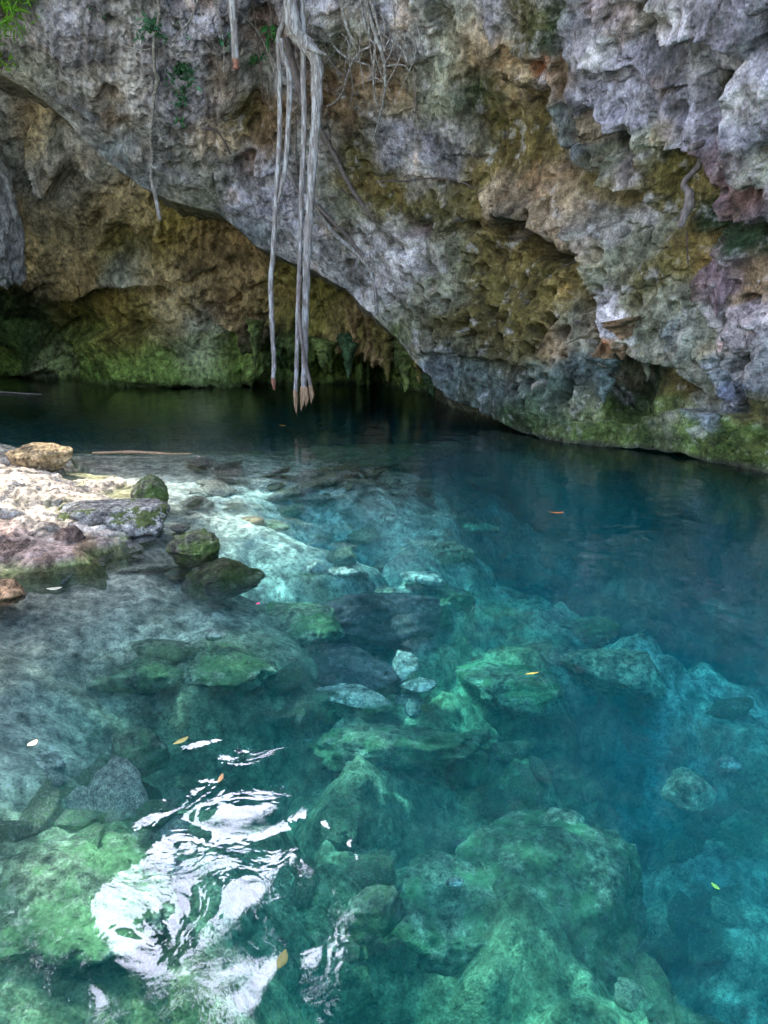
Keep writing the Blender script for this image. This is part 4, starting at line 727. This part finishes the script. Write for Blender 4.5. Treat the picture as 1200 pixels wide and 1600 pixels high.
UNIQ = [('rock', 395, 815, .25, .13, 'orange', 'small orange-tan rock on the shallow sandy bed off the ledge', 10, (1.2, .8, .5)), ('rock', 432, 822, .28, .11, 'mid', 'grey-green stone to the right of the small orange-tan rock', 11, (1.3, .8, .5)),
 ('stone', 692, 866, .85, .24, 'striped', 'large pale striped stone on the submerged slope in mid pool', 12, (1.1, .7, .5)), ('stone', 660, 902, .8, .16, 'pale', 'flat pale stone just below the large striped one', 13, (1.3, .7, .35)), ('stone', 492, 888, .45, .12, 'pale', 'round whitish stone under shallow water straight below the roots', 14, (1.1, .9, .6)), ('stone', 534, 895, .5, .10, 'pale', 'whitish stone to the right of the round one below the roots', 34, (1.2, .8, .4)),
 ('stone', 603, 928, .9, .09, 'striped', 'small yellowish stone at the upper corner of the dark submerged hole', 15, (1, 1, .6)), ('stone', 650, 966, 1.0, .07, 'pale', 'small white stone right of the dark submerged hole', 16, (1.2, .8, .5)), ('stone', 632, 1046, 1.1, .13, 'pale', 'pale blue-white boulder under water, upper of two touching stones', 17, (.9, .9, .9)), ('stone', 656, 1070, 1.15, .11, 'pale', 'flat white stone under water, lower of two touching stones', 18, (1.2, .8, .35)),
 ('stone', 556, 1086, .95, .16, 'pale', 'long flat whitish slab on the bed below the dark hole', 20, (1.6, .7, .3)), ('stone', 332, 992, .3, .065, 'pale', 'small lumpy white stone among the green rocks in the shallows', 21, (1.1, .8, .6)), ('stone', 735, 826, 1.6, .22, 'striped', 'pale greenish slab on the slope at the edge of the deep water', 22, (1.8, .7, .35)), ('stone', 705, 815, 1.4, .08, 'pale', 'small pale stone at the left end of the greenish slab', 23, (1.2, .9, .5)),
 ('stone', 606, 810, .4, .09, 'pale', 'small bluish-white stone among the slabs at the far side of the shallows', 24, (1.2, .8, .5)), ('boulder', 965, 1050, 1.7, .34, 'striped', 'big pale turquoise boulder deep under water right of centre', 25, (1.2, .8, .6)), ('boulder', 910, 985, 2.2, .30, 'mid', 'pale rocky lump running up-left from the big turquoise boulder', 26, (1.5, .6, .4)), ('stone', 875, 1290, 1.55, .13, 'striped', 'yellow-green stone lying on top of the great green boulder', 27, (1.1, .8, .5)),
 ('stone', 708, 1379, 1.35, .035, 'pale', 'tiny bright white stone on the deep green boulder near the bottom', 28, (1.1, .8, .8)), ('stone', 585, 1425, 1.25, .13, 'mid', 'pale crusted rock low in the centre of the picture', 29, (1.2, .9, .7)), ('stone', 1080, 1236, 1.9, .17, 'striped', 'turquoise-white boulder on the deep bed at the right', 30, (1, .9, .7)), ('stone', 1138, 1194, 1.9, .07, 'pale', 'small bright stone up-right of the turquoise-white boulder', 31, (1.2, .8, .6)),
 ('boulder', 580, 965, 1.0, .5, 'dark', 'big dark purplish rock under water in the middle of the pool', 32, (1.3, .8, .45)), ('boulder', 535, 1050, 1.1, .40, 'dark', 'lower dark rock added to darken the hole under the big purplish one', 51, (1.2, .8, .4)), ('boulder', 340, 968, .5, .24, 'algae', 'green tilted boulder under water below the awash boulders', 33, (1.1, .8, .45)), ('boulder', 335, 1035, .5, .34, 'vivid', 'broad bright green boulder under water left of the dark hole', 35, (1.3, .8, .35)), ('boulder', 470, 975, .75, .36, 'vivid', 'sunny green slab just left of the dark purplish rock', 36, (1, .9, .45)),  # second dark rock put in to deepen the dark of the hole
 ('boulder', 220, 1055, .45, .22, 'algae', 'rounded green rock in the shallows at the left', 37, (1.2, .9, .45)), ('boulder', 215, 1175, .62, .16, 'algae', 'domed green rock in the shadow above the bright sky reflection', 38, (1, .9, .7)), ('boulder', 865, 1420, 2.0, .52, 'algae', 'great rounded green boulder deep in the lower right', 39, (1, .9, .8)), ('boulder', 700, 1440, 1.9, .42, 'algae', 'rounded green boulder just left of the great one', 40, (1, .9, .7)), ('boulder', 735, 1200, 1.6, .16, 'algae', 'small domed green rock in the lower middle', 41, (1, .9, .8)),
 ('boulder', 620, 1170, 1.3, .34, 'algae', 'wide low green rock in the lower middle of the pool', 42, (1.5, .7, .4)), ('boulder', 800, 1075, 1.6, .34, 'vivid', 'vivid green rock left of the big turquoise boulder', 43, (1.4, .8, .5)), ('boulder', 100, 1410, .5, .30, 'vivid', 'pale green sunlit rock near the lower left corner', 44, (1.3, .9, .5)), ('boulder', 50, 1200, .45, .15, 'pale', 'bright cream rock under water at the left edge', 45, (1.2, .9, .5)), ('boulder', 540, 722, .5, .9, 'algae', 'long dark mossy reef at the far rim of the shallows', 46, (1.9, .8, .3)),
 ('boulder', 680, 945, 1.35, .4, 'mid', 'smooth blue-green rock face beside the small white stone', 47, (1.2, 1.2, .45)), ('boulder', 260, 1020, .4, .17, 'mid', 'greyish stone between the green rocks in the shallows', 48, (1.2, .9, .5))]
for nm, px, py, d, s, mt, lb, sd, sq in UNIQ:
    place_rock(nm, px, py, 0, s, mt, lb, sd, sq, deep=d, sub=5 if s > .25 else 4, rot=random.uniform(-.5, .5), cat='boulder' if nm == 'boulder' else 'stone')
# ------------------------------------------------------------------ repeated stones on the bed
protos = []
for k in range(7):
    V, F = rock_geo(3, 60+k, (1, .8, .5), .5); protos.append(mk('bed_stone', V, F, RM[['pale', 'mid', 'algae', 'mid', 'striped', 'algae', 'pale'][k]]))
used = [False]*7; ZN = [(540, 800, 130, 50, 64, (6, 1, 4, 0)), (600, 900, 110, 60, 32, (6, 3, 0, 4)), (330, 770, 60, 45, 22, (6, 3, 0)), (200, 970, 140, 60, 22, (1, 6, 0)), (520, 1130, 120, 50, 24, (1, 2, 5, 0)), (1100, 1200, 100, 130, 34, (4, 1, 3, 2)), (1100, 1480, 110, 120, 34, (1, 2, 4, 5)), (150, 1350, 140, 160, 26, (2, 5, 3, 6)), (560, 1400, 120, 130, 14, (2, 5, 1)), (850, 1180, 150, 90, 14, (2, 5, 3))]
ZL = ['on the far shallow shelf below the long mossy reef', 'on the slope around the large striped stone', 'on the shallow sand right beside the sunny ledge', 'in the grey shallows below the two mossy boulders', 'below the dark purplish rock in mid pool', 'on the deep bed near the turquoise-white boulder', 'on the deep bed in the lower right corner', 'under the bright green shallows at the lower left', 'low in the centre around the crusted rock', 'between the vivid green rock and the great boulder']
KN = [('pale', 'pale rough stone'), ('grey-green', 'grey-green stone'), ('green', 'algae-green stone'), ('grey-green', 'grey-green stone'), ('yellowish', 'yellowish stone'), ('green', 'algae-green stone'), ('pale', 'pale rough stone')]
for zi, (cx, cy0, rx, ry, n, ks) in enumerate(ZN):
    for i in range(n):
        while True:
            u, v_ = rng.uniform(-1, 1, 2)
            if u*u+v_*v_ < 1: break
        px, py = cx+u*rx, cy0+v_*ry
        if px < 4 or px > 1196 or py > 1590: continue
        b = hit(px, py, 0); z = float(bed_height(np.array([b[0]]), np.array([b[1]]))[0]); dp = max(.08, -z)
        b = under(px, py, deep_inv(dp)); z = float(bed_height(np.array([b[0]]), np.array([b[1]]))[0])
        k = int(rng.choice(ks)); o = protos[k] if not used[k] else protos[k].copy()
        if used[k]: col.objects.link(o)
        used[k] = True
        s = float(rng.uniform(.025, .085))*(1+.10*b[1]); s = min(s*(1.5 if zi > 3 else 1), .24 if zi > 3 else .14)
        o.location = (b[0], b[1], z+s*(.45 if zi < 4 else .15)); s *= 1.35 if zi < 4 else 1; o.scale = (s, s*rng.uniform(.6, 1), s*rng.uniform(.35, .55) if zi < 4 else s*rng.uniform(.6, 1)); o.rotation_euler = (rng.uniform(-.4, .4), rng.uniform(-.4, .4), rng.uniform(0, 6))
        tag(o, KN[k][1]+' lying '+ZL[zi], 'stone', KN[k][0]+' stones '+ZL[zi])

for k in range(7):
    if not used[k]: bpy.data.objects.remove(protos[k])
# ================================================================== FOLIAGE
def leaves(P, ln, wd, up=None, seed=0):
    r = np.random.default_rng(seed); n = len(P)
    d = r.normal(size=(n, 3)) if up is None else up+r.normal(size=(n, 3))*.5
    d /= np.linalg.norm(d, axis=1)[:, None]; s = np.cross(d, r.normal(size=(n, 3))); s /= np.linalg.norm(s, axis=1)[:, None]; nn = np.cross(d, s)
    l = ln*r.uniform(.6, 1.3, n)[:, None]; w_ = wd*r.uniform(.7, 1.2, n)[:, None]
    V = np.stack([P, P+d*l*.45+s*w_*.5+nn*w_*.15, P+d*l-nn*l*.12, P+d*l*.45-s*w_*.5+nn*w_*.15], 1).reshape(-1, 3)
    i = np.arange(n)*4; F = np.concatenate([np.stack([i, i+1, i+2], -1), np.stack([i, i+2, i+3], -1)]); return V, F
def plant(name, px, py, spread, n, ln, wd, mat, label, off=.1, cat='plant', stems=5, on=True, Y=12, down=False, seed=1):
    c = on_cliff(px, py, off) if on else at(px, py, Y); r = np.random.default_rng(seed); k = spread*c[1]/FPX
    root = empty(name, tuple(c)); tag(root, label, cat); P = []; gs = []
    for s_ in range(stems):
        e = np.array([r.uniform(-1, 1), r.uniform(-.6, -.1), r.uniform(-1, .2 if down else 1)])*k; mid = e*.5+np.array([0, -.05, .15*k])
        path = np.array([[0, .05, 0], mid, e]); gs.append(tube_geo(path, np.array([.012, .008, .003]), seg=5, n=5))
        m_ = n//stems; t = r.uniform(.25, 1, m_)[:, None]; P.append((1-t)**2*0+2*t*(1-t)*mid+t*t*e+r.normal(size=(m_, 3))*k*.12)
    P = np.concatenate(P); V, F = leaves(P, ln, wd, seed=seed); mk('leaves', V, F, M[mat], root, smooth=False); V, F = merge(gs); mk('stem', V, F, M['bark_dark'], root); return root
plant('hanging_shrub', 5, 30, 62, 420, .20, .035, 'leaf_bright', 'bright green grassy shrub hanging over the top left corner', .5, 'shrub', 14, seed=2)
plant('hanging_shrub', 0, 105, 24, 60, .14, .04, 'leaf_bright', 'small yellow-green sprig at the left edge under the bright shrub', .3, 'shrub', 5, seed=3)
plant('leafy_plant', 417, 82, 22, 34, .17, .07, 'leaf_green', 'vivid green broad-leaved seedling rooted behind the root bundle', .3, 'plant', 5, seed=4)
plant('fern', 283, 118, 28, 150, .12, .06, 'leaf_blue', 'blue-green fern tuft on the cliff right of the thin crooked vine', .12, 'fern', 8, seed=5)
plant('fern', 289, 150, 15, 50, .11, .055, 'leaf_blue', 'small drooping fern below the larger blue-green tuft', .12, 'fern', 4, seed=6)
plant('fern', 245, 40, 24, 90, .12, .05, 'leaf_blue', 'bluish fern tuft around the top of the thin crooked vine', .12, 'fern', 6, seed=7)
plant('leafy_plant', 285, 178, 9, 8, .14, .05, 'leaf_green', 'single upright green sprout below the drooping fern', .1, 'plant', 2, seed=8)
plant('leafy_plant', 352, 70, 12, 16, .12, .06, 'leaf_blue', 'small dull green plant left of the straight pole-like root', .15, 'plant', 3, seed=9)
plant('leafy_plant', 388, 128, 14, 22, .12, .05, 'leaf_green', 'low green seedling in the gully under the straight pole-like root', .2, 'plant', 3, seed=10)
plant('fern', 310, 62, 34, 80, .08, .045, 'leaf_blue', 'thin scattered fern patch on pale rock near the top left', .08, 'fern', 7, seed=11)
plant('fern', 150, 20, 20, 24, .06, .035, 'leaf_blue', 'tiny fern specks on the grey rock near the bright shrub', .08, 'fern', 5, seed=12)

# trees of the cliff top and banks: unseen crowns shaped to shade the pool, leaves cut out for sun patches and sky gap
def patches():
    out = []
    for px, py, r in [(60, 720, 1.5), (-60, 760, 1.8), (150, 765, 1.0), (100, 800, .8), (30, 830, .6), (370, 770, .35), (420, 790, .2), (350, 730, .22), (60, 1150, .3), (60, 1210, .3), (120, 1400, .35), (30, 1450, .3), (480, 960, .28), (560, 800, .3), (480, 830, .25), (600, 860, .22), (650, 800, .2), (440, 930, .2), (340, 1020, .16), (330, 1030, .16), (50, 1300, .2), (970, 1050, .25), (330, 1270, .14), (310, 1250, .12), (560, 1100, .14), (600, 1180, .12), (800, 1080, .15), (-250, 800, 1.6), (260, 1390, .1), (230, 1000, .12), (520, 880, .15), (620, 790, .12)]:
        b = hit(px, py, 0); out.append((b[0], b[1], r))
    return out
SUNP = patches()
def crown_filter(P):
    q = P[:, :2]-SUN[None, :2]/SUN[2]*P[:, 2:]; keep = np.ones(len(P), bool)
    for x, y, r in SUNP: keep &= np.hypot(q[:, 0]-x, q[:, 1]-y) > r
    rr_ = np.random.default_rng(9).random(len(P))
    for px, py, r_, pr in [(440, 790, 1.0, .95), (540, 830, .9, .85), (340, 740, .8, .95), (620, 870, .7, .6), (200, 960, .8, .5), (100, 1330, .8, .75), (440, 980, .6, .8), (560, 1120, .7, .7), (620, 1200, .5, .6), (1100, 1230, .6, .5), (960, 1030, .7, .8), (800, 1080, .6, .8), (860, 1400, .5, .5), (700, 870, .6, .6)]:
        b = hit(px, py, 0); keep &= ~((np.hypot(q[:, 0]-b[0], q[:, 1]-b[1]) < r_) & (rr_ < pr))
    # opening cut in the unseen crowns so sky shows in the pool's reflection
    m = P*np.array([1, 1, -1.])-np.array([0, 0, CAMH]); f = m[:, 1]*CP-m[:, 2]*SP; px = 600+FPX*m[:, 0]/f; py = 800-FPX*(m[:, 1]*SP+m[:, 2]*CP)/f
    hole = (np.abs(px-(312+20*np.sin(py/60)))/(56+.26*np.clip(py-1300, 0, 400)) < 1) & (py > 1215) & (py < 1800) & (f > 0)
    keep &= ~(hole & ((fbm(P/.7, 2, 21) < .02) | (np.random.default_rng(3).random(len(P)) < .5))); return keep
TREES = [('fig_tree', (1.8, 17, 9.6), (1.2, 14.2, 13.2), (4.2, 4.0, 2.8), 'dense tree set back on the cliff top between two others'), ('fig_tree', (-6.5, 13.5, 9.6), (-6.5, 11.5, 13.2), (4.2, 4.2, 2.2), 'dense tree on the cliff top above the left part of the cave'), ('fig_tree', (-1.5, 14, 9.6), (-1.5, 11.5, 13.6), (4.0, 4.2, 2.2), 'dense tree on the cliff top above the hanging root bundle'),
  ('fig_tree', (4.5, 12.5, 9.3), (3.5, 9.8, 13.4), (4.6, 4.6, 2.4), 'dense tree on the cliff top above the right side of the pool'), ('bank_tree', (-9.5, 6, .5), (-7.5, 6.5, 11.5), (4.4, 4.2, 2.4), 'tall tree on the left bank leaning over the sunny ledge'), ('bank_tree', (-9, 1.5, .5), (-6.0, 3.0, 12.0), (4.0, 3.0, 2.2), 'tall tree on the left bank nearest the viewer'),
  ('fig_tree', (-11.5, 12.5, 9.6), (-10.5, 12.5, 13.6), (3.6, 4.0, 2.4), 'dense tree at the left end of the cliff top'), ('fig_tree', (9.0, 9.5, 8.8), (8.0, 7.5, 12.8), (4.0, 4.4, 2.6), 'dense tree at the right end of the cliff top')]
for k, (nm, b, c, rr, lb) in enumerate(TREES):
    r = np.random.default_rng(100+k); root = empty(nm, b); tag(root, lb, 'tree'); b = np.array(b); c = np.array(c); gs = []
    if b[2] > 5: pl = CTOP.reshape(-1, 3); b = b*np.array([1, 1, 0])+np.array([0, 0, pl[np.hypot(pl[:, 0]-b[0], pl[:, 1]-b[1]).argmin(), 2]-.05]); root.location = tuple(b)
    gs.append(tube_geo(np.array([[0, 0, -.6], (c-b)*.35+[.2, .1, 0], (c-b)*.8, (c-b)*1.0]), np.array([.34, .26, .17, .1]), seg=12, wob=.3))
    tips = []
    for j in range(14):
        e = (c-b)+r.normal(size=3)*np.array(rr)*.5; s0 = (c-b)*r.uniform(.45, .9); gs.append(tube_geo(np.array([s0, (s0+e)/2+[0, 0, .25], e]), np.array([.10, .06, .02]), seg=6)); tips.append(e)
    V, F = merge(gs); mk('trunk', V, F, M['bark_brown'], root)
    n = 9000; u = r.normal(size=(n, 3)); u /= np.linalg.norm(u, axis=1)[:, None]; P = c+u*(r.random(n)**(1/2.2))[:, None]*np.array(rr)*(1+.25*noise(u*2+k, 3))[:, None]
    P = P[crown_filter(P)]; V, F = leaves(P, .30, .16, seed=k); mk('crown', V-b, F, M['leaf'], root, smooth=False)

# ================================================================== FLOATING LEAVES, DRIFTWOOD
def leaf_obj(px, py, ln, wd, c, label, rot=0, z=.006, curl=.15):
    m = simple_mat('dead_leaf', c, .6, .3, 30)
    n = 9; V, F = [], []
    for i in range(n):
        t = i/(n-1); w_ = wd*math.sin(pi*min(max(t, .04), .97))**.8*.5; zz = curl*wd*((2*t-1)**2)
        V += [(t*ln-ln/2, -w_, zz+curl*w_*.5), (t*ln-ln/2, 0, zz), (t*ln-ln/2, w_, zz+curl*w_*.5)]
    for i in range(n-1):
        a = i*3; F += [(a, a+3, a+4, a+1), (a+1, a+4, a+5, a+2)]
    o = mk('floating_leaf', V, F, m); o.location = tuple(hit(px, py, z)); o.rotation_euler[2] = rot
    md = o.modifiers.new('thickness', 'SOLIDIFY'); md.thickness = .0015
    tag(o, label, 'leaf')
leaf_obj(870, 801, .13, .04, (.5, .17, .05), 'orange dead leaf floating on the dark water at the right', 0)
leaf_obj(442, 665, .12, .09, (.5, .33, .06), 'small yellow leaf floating on the dark water left of the root tips', 0)
leaf_obj(283, 1158, .07, .028, (.28, .25, .08), 'olive-yellow leaf floating over the shaded rocks at the left', .9)
leaf_obj(345, 1216, .055, .018, (.3, .17, .08), 'narrow brown leaf floating just above the sky reflection', 1.5)
leaf_obj(51, 1162, .045, .034, (.85, .6, .35), 'pale peach oval leaf floating at the left edge', 1.2)
leaf_obj(832, 1052, .07, .014, (.5, .4, .08), 'thin yellow leaf floating over the green rocks', .3)
leaf_obj(403, 943, .03, .016, (.75, .06, .18), 'tiny crimson petal floating between the green boulders', 1.0)
leaf_obj(1118, 1385, .03, .014, (.12, .40, .08), 'bright green leaf floating in the lower right', 2.0)
leaf_obj(441, 1500, .06, .028, (.16, .16, .05), 'olive leaf shape standing in for a reflection beside the bright sky reflection', 1.4)  # leaf shape drawn for a leaf-like reflection on the water
leaf_obj(85, 920, .09, .05, (.5, .47, .36), 'pale dry leaf on the shallow water by the left rocks', .3)
def stick(a, b, w_, mat, label, z=.02):
    A, B = hit(*a, z), hit(*b, z); P = np.array([A, A*.6+B*.4+[0, .03, .01], B*.75+A*.25-[0, .02, 0], B]); V, F = tube_geo(P, np.array([.7, 1, .8, .3])*w_, seg=8, wob=.4)
    o = mk('driftwood_branch', V, F, M[mat]); origin(o, tuple(A)); tag(o, label, 'branch')
stick((145, 708), (300, 709), .02, 'wood_raw', 'brown driftwood branch lying along the far edge of the ledge')
stick((-40, 612), (68, 616), .018, 'bark', 'pale branch floating on the far water at the left edge')
